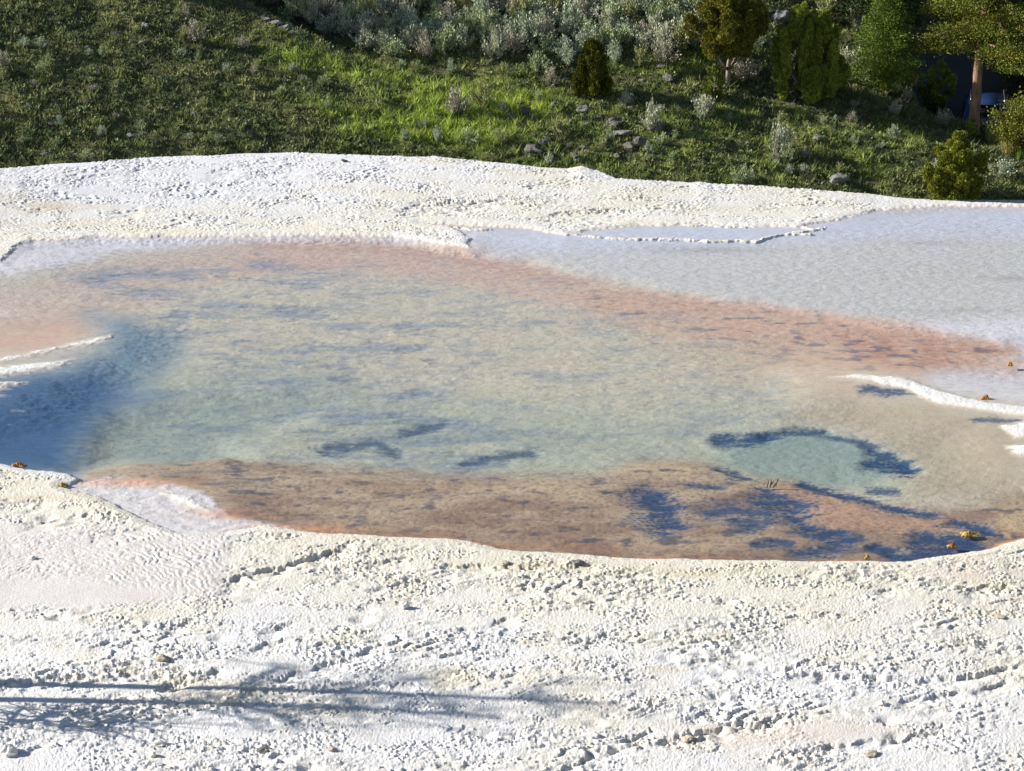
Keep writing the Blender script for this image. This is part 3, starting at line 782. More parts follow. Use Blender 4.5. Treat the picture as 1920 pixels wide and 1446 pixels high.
# colour masks on the hill
hu, hv = to_px(GX, GY, GZ)
def green_mask(x, y, z):
    u, v = to_px(x, y, z)
    n = fbm(x * 0.8, y * 0.8, 4, 411); n2 = fbm(x * 2.2, y * 2.2, 3, 412)
    uu = u + 40 * n; vv = v + 14 * n2
    m = sst(-40, 50, sdf_poly(uu, vv, [(480, 85), (560, 88), (700, 130), (860, 160), (1000, 165), (1080, 185), (1020, 240), (900, 290), (640, 250), (600, 190), (700, 215), (760, 170), (640, 150), (520, 120)]))
    m = np.maximum(m, 0.55 * sst(-80, 60, sdf_poly(uu, vv, [(560, 90), (1050, 140), (1700, 240), (1720, 340), (1100, 330), (700, 290), (560, 180)])) * sst(-0.4, 0.5, n))
    m = np.maximum(m, 0.8 * (blob(uu, vv, 1590, 290, 55, 12, 0.2) + blob(uu, vv, 1700, 255, 60, 10, 0.2) + blob(uu, vv, 1320, 110, 60, 18) + blob(uu, vv, 1230, 130, 80, 12) * 0.7 + blob(uu, vv, 850, 85, 40, 12)))
    m = np.maximum(m, 0.5 * sst(0.25, 0.5, n))
    return m
def hill_cols(x, y, z, jitter=None):
    g = green_mask(x, y, z)[..., None]
    n = fbm(x * 0.5 + 5, y * 0.5, 4, 421)[..., None]; n2 = fbm(x * 1.7 + 5, y * 1.7, 3, 422)[..., None]
    drab = np.array([0.125, 0.145, 0.055]); olive = np.array([0.25, 0.25, 0.095]); green = np.array([0.32, 0.40, 0.065])
    dry = np.array([0.17, 0.14, 0.07]); bluish = np.array([0.075, 0.11, 0.058])
    c = mix(drab, olive, sst(-0.2, 0.5, n)); c = mix(c, bluish, sst(0.1, 0.5, n2) * 0.7)
    c = mix(c, dry, sst(0.3, 0.6, fbm(x * 1.2 + 15, y * 1.2, 4, 423)[..., None]) * 0.35)
    c = mix(c, green, np.clip(g, 0, 1))
    return c
hc = hill_cols(GX, GY, GZ)
soil = np.array([0.075, 0.062, 0.040])
sm = (0.35 + 0.4 * sst(-0.2, 0.4, fbm(GX * 2.5, GY * 2.5, 3, 431)))[..., None]
hc = mix(hc * 0.7, soil, sm)
nearb = (GY < 56)[..., None]
hc = np.where(nearb, np.array([0.30, 0.28, 0.22]), hc)
me = new_mesh("hillside", np.stack([GX, GY, GZ], -1).reshape(-1, 3), grid_faces(*GX.shape), M['hill'], hc.reshape(-1, 3), smooth=True)
tag(link("terrain", me), kind='structure')
def hill1(x, y): return float(hill(np.array([x]), np.array([y]))[0])
def on_hill(u, v):
    return ray_surface(hill, u, v)

# road with an edge line
xs = np.linspace(16.6, 21.6, 20); ys = np.linspace(77.5, 93, 40)
RX, RY = np.meshgrid(xs, ys)
me = new_mesh("road", np.stack([RX, RY, road_z(RY) + 0.01 + 0 * RX], -1).reshape(-1, 3), grid_faces(40, 20), M['road'])
tag(link("road", me), kind='structure')

# ------------------------------------------------------------------ grass
def leaves(P, D, size, cols, rng, aspect=0.45, spread=0.6):
    """one rhombic leaf spray per point P, growing along D"""
    n = len(P)
    D = D + rng.normal(0, spread, D.shape); D /= np.linalg.norm(D, axis=1)[:, None] + 1e-9
    A = np.cross(D, rng.normal(0, 1, D.shape)); A /= np.linalg.norm(A, axis=1)[:, None] + 1e-9
    s = (size * rng.uniform(0.6, 1.4, n))[:, None]
    V = np.empty((n, 4, 3))
    V[:, 0] = P; V[:, 1] = P + D * s * 0.5 + A * s * aspect; V[:, 2] = P + D * s; V[:, 3] = P + D * s * 0.5 - A * s * aspect
    c = np.repeat(cols, 4, 0)
    return V.reshape(-1, 3), np.arange(n * 4).reshape(n, 4), c
def make_grass():
    rng = np.random.default_rng(3)
    N = 110000
    x = rng.uniform(-24, 26, N); y = rng.uniform(58, 93, N)
    z = hill(x, y)
    dens = fbm(x * 0.9, y * 0.9, 4, 441) + 0.6 * vnoise(x * 3.3, y * 3.3, 8)
    u, v = to_px(x, y, z)
    keep = (dens + rng.normal(0, .35, N) > -0.35) & ~((x > 15.9) & (x < 21.8) & (y > 77) & (y < 93.5)) & (u > -250) & (u < 2170)
    x, y, z = x[keep], y[keep], z[keep]; N = len(x)
    g = green_mask(x, y, z)
    c = hill_cols(x, y, z)
    tuft = rng.uniform(0, 1, N)
    c = c * 1.12 * rng.uniform(0.65, 1.5, (N, 1)) * (1 + 0.35 * vnoise(x * 2.1, y * 2.1, 9))[:, None]
    pale = (tuft > 0.965)[:, None]
    c = np.where(pale, np.array([0.20, 0.19, 0.10]), c)
    c = np.where((tuft < 0.06)[:, None], np.array([0.11, 0.14, 0.09]), c)
    hgt = (0.08 + 0.12 * g + 0.12 * rng.random(N) ** 2) * (1 + 0.8 * vnoise(x * 2.3, y * 2.3, 10))
    nb = 5
    n = N * nb
    X_ = np.repeat(x, nb); Y_ = np.repeat(y, nb); Z_ = np.repeat(z, nb); Hh = np.repeat(hgt, nb) * rng.uniform(0.5, 1.4, n)
    G_ = np.repeat(g, nb)
    X_ = X_ + rng.normal(0, 0.05, n); Y_ = Y_ + rng.normal(0, 0.05, n)
    a = rng.uniform(0, 2 * PI, n); ww = rng.uniform(0.010, 0.034, n) * mix(1.25, 0.75, np.clip(G_, 0, 1))
    lean = rng.normal(0, 0.6, (n, 2)) * Hh[:, None]
    V = np.empty((n, 3, 3))
    V[:, 0] = np.stack([X_ - ww * np.cos(a), Y_ - ww * np.sin(a), Z_ - 0.02], -1)
    V[:, 1] = np.stack([X_ + ww * np.cos(a), Y_ + ww * np.sin(a), Z_ - 0.02], -1)
    V[:, 2] = np.stack([X_ + lean[:, 0], Y_ + lean[:, 1], Z_ + Hh], -1)
    F = np.arange(n * 3).reshape(n, 3)
    cc = np.repeat(np.repeat(c, nb, 0) * rng.uniform(0.8, 1.25, (n, 1)), 3, 0)
    # leafy herbs in low rosettes between the grass
    Nh = 34000
    hx = rng.uniform(-24, 26, Nh); hy = rng.uniform(60, 92, Nh); hz = hill(hx, hy)
    hu_, hv_ = to_px(hx, hy, hz)
    k_ = (fbm(hx * 0.7, hy * 0.7, 4, 451) + rng.normal(0, .25, Nh) > -0.15) & (hu_ > -200) & (hu_ < 2120) & ~((hx > 15.9) & (hx < 21.8) & (hy > 77) & (hy < 93.5))
    hx, hy, hz = hx[k_], hy[k_], hz[k_]; Nh = len(hx)
    hg = green_mask(hx, hy, hz)
    k_ = rng.random(Nh) > hg * 0.75
    hx, hy, hz = hx[k_], hy[k_], hz[k_]; Nh = len(hx)
    hcol = hill_cols(hx, hy, hz) * 0.6 + np.array([0.085, 0.105, 0.05]) * rng.uniform(0.4, 1.6, (Nh, 1))
    hs = rng.uniform(0.05, 0.15, Nh)
    m_ = 11
    Pq = np.repeat(np.stack([hx, hy, hz], -1), m_, 0); Sq = np.repeat(hs, m_)
    Dq = np.stack([rng.normal(0, 1, Nh * m_), rng.normal(0, 1, Nh * m_), rng.uniform(0.2, 1.6, Nh * m_)], -1)
    Pq = Pq + Dq * Sq[:, None] * np.array([0.5, 0.5, 0.45])
    hv, hf, hc_ = leaves(Pq, Dq, Sq * 0.8, np.repeat(hcol, m_, 0) * rng.uniform(0.75, 1.3, (Nh * m_, 1)), rng, 0.33, 0.5)
    V = np.concatenate([V.reshape(-1, 3), hv]); cc = np.concatenate([cc, hc_]); F = [F, hf + n * 3]
    me = new_mesh("grass", V.reshape(-1, 3), F, M['grass'], cc)
    tag(link("grass", me), "short green grass and low herbs covering the hillside beyond the white terrace", "grass", kind='stuff')
make_grass()

print('T', time.time() - T0)
# ------------------------------------------------------------------ foliage tools
def finish_leaves(name, parts, mat, parent=None):
    V = np.concatenate([p[0] for p in parts]); C_ = np.concatenate([p[2] for p in parts])
    F = np.arange(len(V)).reshape(-1, 4)
    return link(name, new_mesh(name, V, F, mat, C_), parent)

def plume_crown(plumes, n_per_m2, size, tint, rng, var=0.35, tipcol=None):
    """plumes: (x,y,z, length, radius, lean_x, lean_y); returns leaf parts"""
    parts = []
    for (x, y, z, L, r, lx, ly) in plumes:
        n = int(2.1 * n_per_m2 * L * r * 6.3)
        if n < 5: continue
        t = rng.random(n) ** 0.85
        prof = np.sin(np.clip(t * 0.93 + 0.07, 0, 1) * PI) ** 0.62 * (1 - 0.25 * t)
        a = rng.uniform(0, 2 * PI, n)
        lump = 0.72 + 0.28 * vnoise(a * 1.4 + x * 3, t * L * 3.5 + z * 2, 7) * 1.6
        rad = r * prof * lump * rng.uniform(0.55, 1.0, n) ** 0.6
        P = np.stack([x + lx * t + np.cos(a) * rad, y + ly * t + np.sin(a) * rad, z + L * t], -1)
        D = np.stack([np.cos(a) * 0.7, np.sin(a) * 0.7, 0.9 + 0 * a], -1)
        base = np.array(tint) * rng.uniform(0.8, 1.2)
        c = 2.1 * base * rng.uniform(1 - var, 1 + var, (n, 1))
        c = c * (1 + 0.35 * vnoise(P[:, 0] * 5, P[:, 2] * 5, 13))[:, None]
        if tipcol is not None:
            m = (rng.random(n) < 0.3)[:, None]
            c = np.where(m, np.array(tipcol) * rng.uniform(0.7, 1.2, (n, 1)), c)
        parts.append(leaves(P, D, np.full(n, size), c, rng, 0.2, 0.5))
    return parts

def juniper(u, v, wpx, hpx, label, tint, rng_s, tip=None, trunk_px=0, plumes=26, group=None, shape='cone', name="juniper_tree", dens=520, loc=None, two=False, size=0.075):
    rng = np.random.default_rng(rng_s)
    p = on_hill(u, v) if loc is None else loc
    dist = math.sqrt(p[0] ** 2 + p[1] ** 2 + (p[2] - CAM_H) ** 2)
    s = dist / FPX
    W_, H_ = wpx * s, hpx * s
    t = empty(name, p, label, "tree", group)
    tr = trunk_px * s
    # trunk and a few limbs
    H = H_ - 0.02
    parts = []
    r0 = max(0.05, H * 0.028)
    bend = rng.normal(0, 0.06, (6, 2)) * H * 0.4; bend[0] = 0
    pts = [(bend[i, 0] * i / 6, bend[i, 1] * i / 6, -0.15 + (H * 0.9 + .15) * i / 5) for i in range(6)]
    parts.append(tube(pts, [r0 * (1 - 0.16 * i) for i in range(6)], 8, 0.1, rng))
    ppl = []
    plumes = int(plumes * 1.8)
    for i in range(plumes):
        h = (i + 0.5) / plumes
        a = i * 2.399 + rng.normal(0, .4)
        if shape == 'cone':
            rr_ = (1 - h) ** 0.75 * 0.62 + 0.03
        elif shape == 'round':
            rr_ = math.sin(min(1, h * 0.92 + 0.12) * PI) ** 0.7 * 0.66
        elif shape == 'column':
            rr_ = (1 - h ** 2.5) * 0.5 + 0.03
        else:
            rr_ = 0.5
        rr_ *= W_ * 0.5 * rng.uniform(0.45, 1.32)
        L = (0.34 if shape != 'round' else 0.24) * H * rng.uniform(0.75, 1.25) * (1 - 0.35 * h)
        z = tr + (H - tr) * h * 0.86 - L * 0.15 + rng.normal(0, 0.05) * H
        L = min(L, H - z)
        x, y = math.cos(a) * rr_, math.sin(a) * rr_
        if two:
            x += (W_ * 0.2 if i % 2 else -W_ * 0.18) * (1 - h * 0.3)
            if i % 2: z *= 0.9
        r = W_ * 0.135 * rng.uniform(0.5, 1.4) * (1 - 0.35 * h)
        z = max(z, tr + 0.02)
        ppl.append((x, y, z, L, r, math.cos(a) * r * 0.6, math.sin(a) * r * 0.6))
        j = min(4, int((z / H) * 5)); q = pts[j]
        if i % 2 == 0:
            parts.append(tube([q, (q[0] * .5 + x * .5, q[1] * .5 + y * .5, (q[2] + z) * .5 + 0.05), (x, y, z + L * 0.3)], [r0 * 0.4, r0 * 0.28, r0 * 0.12], 5))
    V, F = joinm(parts)
    link("trunk", new_mesh("trunk", V, F, M['palebark'], smooth=True), t)
    finish_leaves("crown", plume_crown(ppl, dens, size, tint, rng, tipcol=tip), M['leaf'], t)
    return t

def conifer(u, v, H, rad, label, tint, seed, trunk_r, base_h, layers, mat='bark', tip=None, loc=None, name="conifer_tree", dens=1.0, droop=0.15, lean=(0, 0), group=None, size=0.085, flat=0.42):
    rng = np.random.default_rng(seed)
    p = on_hill(u, v) if loc is None else loc
    t = empty(name, p, label, "tree", group)
    n = 14
    pts = [(lean[0] * (i / n) + 0.03 * math.sin(i * 1.3), lean[1] * (i / n), -0.2 + (H + .2) * i / n) for i in range(n + 1)]
    rad_t = [trunk_r * (1 - 0.93 * (i / n)) * (1.45 if i == 0 else 1) for i in range(n + 1)]
    parts = [tube(pts, rad_t, 14, 0.05, rng)]
    fol = []
    for i in range(layers):
        f = (i + rng.uniform(-.3, .3)) / layers; f = min(max(f, 0), 1)
        z = base_h + (H * 0.97 - base_h) * f
        tt = z / H
        q = np.array([lean[0] * tt, lean[1] * tt, z])
        L = rad * (1 - f) ** 0.6 * rng.uniform(0.65, 1.15) + 0.25
        a = i * 2.399 + rng.normal(0, 0.3)
        dirv = np.array([math.cos(a), math.sin(a), 0])
        e = q + dirv * L + np.array([0, 0, -droop * L + rng.normal(0, .1)])
        m_ = q + dirv * L * 0.5 + np.array([0, 0, 0.04 * L])
        parts.append(tube([q, m_, e], [trunk_r * 0.16 * (1 - f * .5) + 0.012, trunk_r * 0.11 + 0.008, 0.008], 5))
        # foliage pads along the bough
        npad = max(3, int(L * 3.4))
        for k_ in range(npad):
            s_ = (k_ + 0.8) / npad
            c0 = (q * (1 - s_) ** 2 + 2 * m_ * s_ * (1 - s_) + e * s_ ** 2) + rng.normal(0, 0.10, 3) * (0.5 + L * 0.25)
            pr = (0.20 + 0.20 * math.sin(s_ * PI)) * (0.7 + 0.25 * L) * rng.uniform(0.7, 1.3)
            nn = int(560 * pr * dens * (1 + pr))
            P = c0 + rng.normal(0, 1, (nn, 3)) * np.array([pr, pr, pr * flat]) * 0.62
            D = (P - c0) / pr + np.array([0, 0, 0.5]) + dirv * 0.4
            b = np.array(tint) * rng.uniform(0.75, 1.25)
            if tip is not None and rng.random() < 0.3: b = np.array(tip) * rng.uniform(0.8, 1.2)
            c = 1.55 * b * rng.uniform(0.65, 1.35, (nn, 1))
            fol.append(leaves(P, D, np.full(nn, size * 0.85), c, rng, 0.27, 0.5))
    V, F = joinm(parts)
    link("trunk", new_mesh("trunk", V, F, M[mat], smooth=True), t)
    finish_leaves("crown", fol, M['leaf'], t)
    return t

# ------------------------------------------------------------------ trees
JT = (0.060, 0.066, 0.010); JG = (0.135, 0.155, 0.024); JO = (0.15, 0.105, 0.02)
juniper(1110, 182, 78, 108, "small dark column-shaped juniper standing alone on the green slope", (0.055, 0.058, 0.008), 11, shape='column', plumes=30, dens=800)
juniper(1364, 160, 150, 182, "olive juniper with a bare grey trunk and an orange-tinged rounded crown", (0.095, 0.095, 0.016), 12, tip=(0.13, 0.095, 0.018), trunk_px=52, plumes=44, shape='round', dens=520)
juniper(1338, 185, 52, 62, "low juniper bush at the foot of the bare-trunked juniper", (0.075, 0.09, 0.015), 13, plumes=12, shape='round', name="juniper_bush", dens=500)
juniper(1508, 186, 122, 176, "broad bright green juniper with two pointed tops", JG, 14, plumes=44, shape='cone', two=True, tip=(0.15, 0.17, 0.025), dens=560)
conifer(1652, 175, 4.3, 1.15, "slender bright green conifer with pale thin trunks", (0.080, 0.118, 0.018), 15, 0.07, 0.7, 60, mat='palebark', tip=(0.11, 0.14, 0.025), name="conifer_tree", size=0.075)
juniper(1660, 182, 36, 78, "narrow young juniper at the foot of the slender conifer", (0.10, 0.12, 0.018), 16, plumes=12, shape='cone', dens=560)
juniper(1755, 214, 80, 104, "light green juniper bush left of the red-barked conifer", (0.14, 0.16, 0.03), 17, plumes=20, shape='round', dens=520)
PT = on_hill(1822, 250)
conifer(0, 0, 12.5, 3.0, "tall red-barked conifer with layered olive boughs", (0.085, 0.098, 0.018), 18, 0.22, 3.1, 46, tip=(0.125, 0.12, 0.02), loc=PT, name="conifer_tree", size=0.095, lean=(0.3, 0.1), dens=1.15, flat=0.26)
juniper(1786, 388, 128, 140, "bright olive juniper half hidden by the terrace rim", (0.13, 0.14, 0.02), 19, plumes=36, shape='round', dens=620, tip=(0.13, 0.14, 0.02))
juniper(1600 + 220, 262, 40, 40, "low green bush below the foot of the red-barked conifer", (0.09, 0.12, 0.016), 20, plumes=8, shape='round', name="juniper_bush")
# dark conifers behind
for i, (u, v, H, r, lab) in enumerate([(1712, 130, 8, 1.7, "dark conifer close behind the slender bright conifer"), (1905, 150, 10, 2.2, "blue-green conifer behind the right edge of the slope"),
                                      (1850, 90, 11, 2.2, "dark conifer high on the slope behind the red-barked conifer"), (1600, 20, 9, 1.8, "shaded conifer at the top of the slope left of the slender conifer")]):
    q = on_hill(u, v)
    if q[0] > 15 and q[1] < 95: q = (q[0], 94.5, hill1(q[0], 94.5)) if q[1] > 76.5 and q[0] > 15.8 else q
    conifer(0, 0, H, r, lab, (0.030, 0.042, 0.016), 30 + i, 0.14, 0.6, 60, loc=q, group="dark conifers behind", size=0.10, dens=0.8)
for i, (x, y, H, r, lab) in enumerate([(15.3, 83.5, 7.0, 1.7, "dark conifer at the left edge of the parking road"), (22.6, 85.0, 8.5, 2.2, "shaded blue-green conifer right of the parked car"),
                                       (25.2, 80.5, 8.0, 2.2, "shaded conifer at the right picture edge beyond the parking road"), (19.0, 95.5, 9.0, 2.6, "dark conifer at the far end of the parking road")]):
    conifer(0, 0, H, r, lab, (0.036, 0.052, 0.022), 40 + i, 0.14, 0.4, 60, loc=(x, y, hill1(x, y)), group="dark conifers behind", size=0.11, dens=0.9)
# trees just outside the frame whose shade falls on the gully
for i, (x, y, H, r) in enumerate([(-17.5, 82.5, 5.5, 1.5), (-15.2, 79.6, 4.6, 1.2)]):
    z = hill1(x, y); print("shade tree", i, [round(float(q)) for q in to_px(x, y, z)])
    conifer(0, 0, H, r, "dark conifer above the shaded gully, outside the picture", (0.035, 0.045, 0.015), 50 + i, 0.16, 0.5, 50, loc=(x, y, z), group="conifers above the gully", size=0.12, dens=0.8)

# ------------------------------------------------------------------ sagebrush
print('T', time.time() - T0)
def sage_mesh(seed, tint, n=1500, woody=0.3, flat=1.0, leafy=0.85):
    rng = np.random.default_rng(seed)
    ns = 30
    stems = []; fol = []
    for i in range(ns):
        a = rng.uniform(0, 2 * PI); el = rng.uniform(0.35, 1.5)
        L = rng.uniform(0.32, 0.58)
        d = np.array([math.cos(a) * math.cos(el), math.sin(a) * math.cos(el), math.sin(el) * flat])
        e = d * L + np.array([0, 0, 0.04])
        b = rng.normal(0, .03, 3)
        stems.append(tube([(0, 0, -0.03), tuple(e * 0.5 + b), tuple(e)], [0.012, 0.008, 0.003], 4, caps=False))
        m = n // ns
        t = rng.uniform(0.35, 1.12, m)
        P = e[None] * t[:, None] + rng.normal(0, 0.045, (m, 3)) * leafy
        D = d[None] * 1.0 + np.array([0, 0, 0.6]) + 0 * P
        c = np.array(tint) * rng.uniform(0.8, 1.2) * rng.uniform(0.65, 1.4, (m, 1))
        fol.append(leaves(P, D, np.full(m, 0.062), c, rng, 0.22, 0.45))
    V, F = joinm(stems)
    sm_ = new_mesh("stems", V, F, M['deadwood'])
    V = np.concatenate([p[0] for p in fol]); C_ = np.concatenate([p[2] for p in fol])
    fm = new_mesh("foliage", V, np.arange(len(V)).reshape(-1, 4), M['sage'], C_)
    return sm_, fm
SILV = (0.42, 0.43, 0.30); GRN = (0.33, 0.38, 0.20); DRY = (0.38, 0.35, 0.26); BLU = (0.36, 0.41, 0.28); YG = (0.30, 0.31, 0.13)
sages = {'silver': [sage_mesh(100 + i, SILV) for i in range(3)], 'green': [sage_mesh(110 + i, GRN) for i in range(3)],
         'dry': [sage_mesh(120 + i, DRY, n=1000) for i in range(3)], 'blue': [sage_mesh(130 + i, BLU) for i in range(3)], 'yellow': [sage_mesh(140 + i, YG) for i in range(2)]}
srng = random.Random(5)
def sage(u, v, wpx, hpx, kind, label, group=None, name="sagebrush", loc=None, tilt=0.0):
    p = on_hill(u, v) if loc is None else loc
    s = math.sqrt(p[0] ** 2 + p[1] ** 2 + (p[2] - CAM_H) ** 2) / FPX
    sm_, fm = srng.choice(sages[kind])
    t = empty(name, (p[0], p[1], p[2] - 0.03), label, "shrub", group, rz=srng.uniform(0, 6.28))
    t.scale = (wpx * s / 0.98, wpx * s / 0.98, hpx * s / 0.60)
    link("stems", sm_, t); link("foliage", fm, t)
    return t
for a in [(857, 216, 58, 50, 'dry', "pale grey sagebrush leaning left, largest on the bright green grass"),
          (908, 200, 60, 42, 'yellow', "yellow-green sagebrush just right of the pale leaning one"),
          (1033, 163, 36, 38, 'dry', "rounded pale sagebrush left of the small dark juniper"),
          (779, 138, 30, 24, 'yellow', "small pale shrub at the lower edge of the gully shade"),
          (750, 130, 26, 18, 'green', "small bright green shrub at the lower edge of the gully shade"),
          (846, 138, 20, 28, 'blue', "thin blue-grey shrub at the lower edge of the gully shade"),
          (945, 145, 34, 26, 'yellow', "low yellowish sagebrush between the gully shade and the rounded pale one"),
          (1010, 138, 44, 40, 'green', "green sagebrush at the edge of the dark thicket"),
          (1062, 125, 42, 40, 'blue', "silver-blue sagebrush touching the small dark juniper"),
          (1152, 122, 40, 42, 'blue', "blue-grey sagebrush just right of the small dark juniper"),
          (1174, 200, 34, 30, 'silver', "small silver sagebrush at the edge of the small dark juniper's shadow"),
          (1222, 250, 44, 58, 'silver', "tall silver sagebrush among dark boulders on the lower slope"),
          (1318, 222, 52, 46, 'silver', "silver-grey rounded sagebrush below the bare-trunked juniper"),
          (1245, 120, 60, 44, 'dry', "wide pale sagebrush at the foot of the dense thicket"),
          (1200, 128, 34, 40, 'yellow', "yellow-green shrub beside the wide pale sagebrush"),
          (1393, 150, 74, 44, 'dry', "dry pinkish bush behind the bare grey trunk"),
          (1460, 290, 52, 58, 'silver', "grey sagebrush in the long tree shadows"),
          (1478, 305, 30, 34, 'green', "small green shrub below the grey one in the tree shadows"),
          (1464, 236, 26, 26, 'yellow', "small yellow-green tuft bush between two tree shadows"),
          (1388, 348, 48, 38, 'green', "drab shrub at the terrace rim below the long shadows"),
          (1030, 312, 26, 26, 'silver', "small grey shrub at the terrace rim left of the nodule bump"),
          (1215, 285, 20, 20, 'blue', "tiny grey shrub under the tall silver one"),
          (820, 268, 24, 30, 'blue', "small dark grey shrub on the slope above the middle of the rim"),
          (878, 272, 56, 30, 'green', "low green shrub patch above the middle of the rim"),
          (1048, 252, 48, 30, 'yellow', "low yellowish shrub among the middle boulders"),
          (1600, 202, 22, 16, 'dry', "small pale tuft bush in the grass right of the two-topped juniper"),
          (1488, 175, 22, 24, 'silver', "small silver bush at the left foot of the two-topped juniper"),
          (365, 78, 46, 40, 'dry', "grey sagebrush in the middle of the left slope"),
          (345, 75, 22, 26, 'yellow', "yellow-green shrub touching the grey sagebrush on the left slope"),
          (350, 38, 22, 30, 'dry', "small dry shrub near the top of the left slope"),
          (456, 90, 40, 22, 'dry', "low dry shrub near the crest of the left slope"),
          (4, 128, 34, 34, 'dry', "dry greyish shrub cut by the left picture edge"),
          (6, 152, 24, 22, 'yellow', "yellowish shrub cut by the left picture edge"),
          (165, 306, 34, 24, 'green', "low grey-green shrub on the terrace rim at the left"),
          (1610, 62, 50, 46, 'silver', "silver sagebrush in the dark gap right of the two-topped juniper"),
          (1545, 40, 44, 40, 'yellow', "yellow-green sagebrush above the two-topped juniper"),
          (1590, 128, 60, 36, 'silver', "wide silver sagebrush between juniper and slender conifer"),
          (1625, 150, 44, 30, 'blue', "bluish sagebrush at the left foot of the slender conifer"),
          (1566, 150, 30, 24, 'yellow', "yellow-green shrub at the right foot of the two-topped juniper"),
          (1678, 215, 30, 26, 'silver', "grey shrub at the upper edge of the longest tree shadow"),
          (1700, 190, 22, 22, 'dry', "dry brownish shrub under the light green juniper"),
          (1770, 238, 40, 34, 'dry', "dry twiggy bush left of the red-barked trunk"),
          (1480, 118, 30, 20, 'silver', "silver shrub behind the left flank of the two-topped juniper"),
          (1420, 90, 30, 30, 'blue', "blue-grey shrub between the two big junipers"),
          (1760, 330, 40, 30, 'blue', "shaded shrub left of the half-hidden juniper"),
          (1880, 330, 60, 30, 'blue', "shaded shrub right of the half-hidden juniper")]:
    sage(*a)
# the dense thicket at the top
field = [(440, -70), (560, -70), (1330, -70), (1330, 60), (1290, 100), (1240, 108), (1160, 96), (1080, 106), (960, 118), (880, 105), (800, 112), (700, 108), (600, 70), (520, 20)]
fr = np.random.default_rng(8)
cx_, cy_ = fr.uniform(-14, 12, 9000), fr.uniform(66, 97, 9000)
cz_ = hill(cx_, cy_)
cu, cv = to_px(cx_, cy_, cz_)
ok = (sdf_poly(cu, cv, field) > 0) & ~((cu > 850) & (cu < 905) & (cv > -5) & (cv < 30))
# not where the spur hides the ground
vis = np.ones(len(cx_), bool)
for f in np.linspace(0.7, 0.99, 24):
    vis &= hill(cx_ * f, cy_ * f, False) < CAM_H + (cz_ + 0.7 - CAM_H) * f + 0.02
fpts = []
for i in np.nonzero(ok & vis)[0]:
    q = (float(cx_[i]), float(cy_[i]), float(cz_[i]))
    if any((q[0] - a) ** 2 + (q[1] - b) ** 2 < 0.66 ** 2 for a, b, _ in fpts): continue
    fpts.append(q)
    if len(fpts) > 285: break
print("thicket", len(fpts))
def where(q):
    u_, v_ = to_px(*q)
    return ("left" if u_ < 760 else ("central" if u_ < 1030 else "right")) + (" front edge" if v_ > 75 else (" middle rows" if v_ > 25 else " back rows"))
for q in fpts:
    kd = srng.choices(['silver', 'green', 'blue', 'dry', 'yellow'], [4, 4, 3, 1.8, 1.0])[0]
    wd = {'silver': "silver-grey", 'green': "grey-green", 'blue': "bluish green", 'dry': "pale dry", 'yellow': "yellow-green"}[kd]
    sage(0, 0, srng.uniform(44, 72), srng.uniform(34, 56), kd, f"{wd} sagebrush in the {where(q)} of the dense upslope thicket", group="sagebrush thicket at the top", loc=q)

# shrublets dotted over the open slope
for i in range(75):
    if i < 34: u, v, wh = srng.uniform(10, 620), srng.uniform(70, 280), "on the open left slope"
    elif i < 54: u, v, wh = srng.uniform(700, 1330), srng.uniform(190, 310), "among the boulders of the middle slope"
    else: u, v, wh = srng.uniform(1340, 1720), srng.uniform(215, 340), "in the tree shadows of the right slope"
    if i < 34 and v < 20 + 0.16 * u: v = 40 + 0.2 * u
    if v > 275 and u < 900: continue
    kd = srng.choice(['green', 'yellow', 'blue', 'green', 'dry'])
    wd = {'green': "grey-green", 'blue': "bluish", 'dry': "dry", 'yellow': "yellowish"}[kd]
    w_ = srng.uniform(12, 30)
    sage(u, v, w_, w_ * srng.uniform(0.5, 0.9), kd, f"tiny {wd} shrublet {wh}", group="shrublets dotted over the slope")
# bunch grasses
print('T', time.time() - T0)
def bunch(u, v, hpx, wpx, col_, label, n=160, group=None, seed=0, name="bunchgrass"):
    rng = np.random.default_rng(seed)
    p = on_hill(u, v); s = math.sqrt(p[0] ** 2 + p[1] ** 2 + (p[2] - CAM_H) ** 2) / FPX
    H, W_ = hpx * s, wpx * s
    a = rng.uniform(0, 2 * PI, n); r = np.sqrt(rng.random(n)) * W_ * 0.28
    B = np.stack([np.cos(a) * r, np.sin(a) * r, 0 * a - 0.03], -1)
    T_ = B + np.stack([np.cos(a) * W_ * 0.3 * rng.random(n), np.sin(a) * W_ * 0.3 * rng.random(n), H * rng.uniform(0.55, 1.05, n)], -1)
    ww = 0.013; ang = rng.uniform(0, PI, n); O = np.stack([np.cos(ang) * ww, np.sin(ang) * ww, 0 * ang], -1)
    V = np.stack([B - O, B + O, T_], 1).reshape(-1, 3)
    c = np.repeat(np.array(col_) * rng.uniform(0.7, 1.3, (n, 1)), 3, 0)
    o = link(name, new_mesh(name, V, np.arange(3 * n).reshape(n, 3), M['grass'], c)); o.location = p
    tag(o, label, "grass clump", group)
GD = (0.42, 0.33, 0.14)
bunch(1862, 272, 42, 40, GD, "golden dry grass clump left of the willow bush", seed=1, n=120)
bunch(1892, 288, 40, 46, (0.33, 0.29, 0.10), "golden-green grass clump below the willow bush", seed=2, n=120)
bunch(1912, 300, 32, 30, (0.20, 0.30, 0.06), "bright green grass clump below the willow bush at the right edge", seed=3, n=100)
bunch(882, 36, 46, 50, (0.40, 0.36, 0.13), "tall yellow grass clump in the sagebrush thicket", seed=4, n=220)
bunch(900, 28, 50, 40, (0.36, 0.26, 0.16), "tan seed-headed grass clump behind the yellow one in the thicket", seed=5, n=160)
bunch(842, 36, 32, 20, (0.2, 0.26, 0.05), "small lime grass clump left of the yellow one in the thicket", seed=6, n=70)
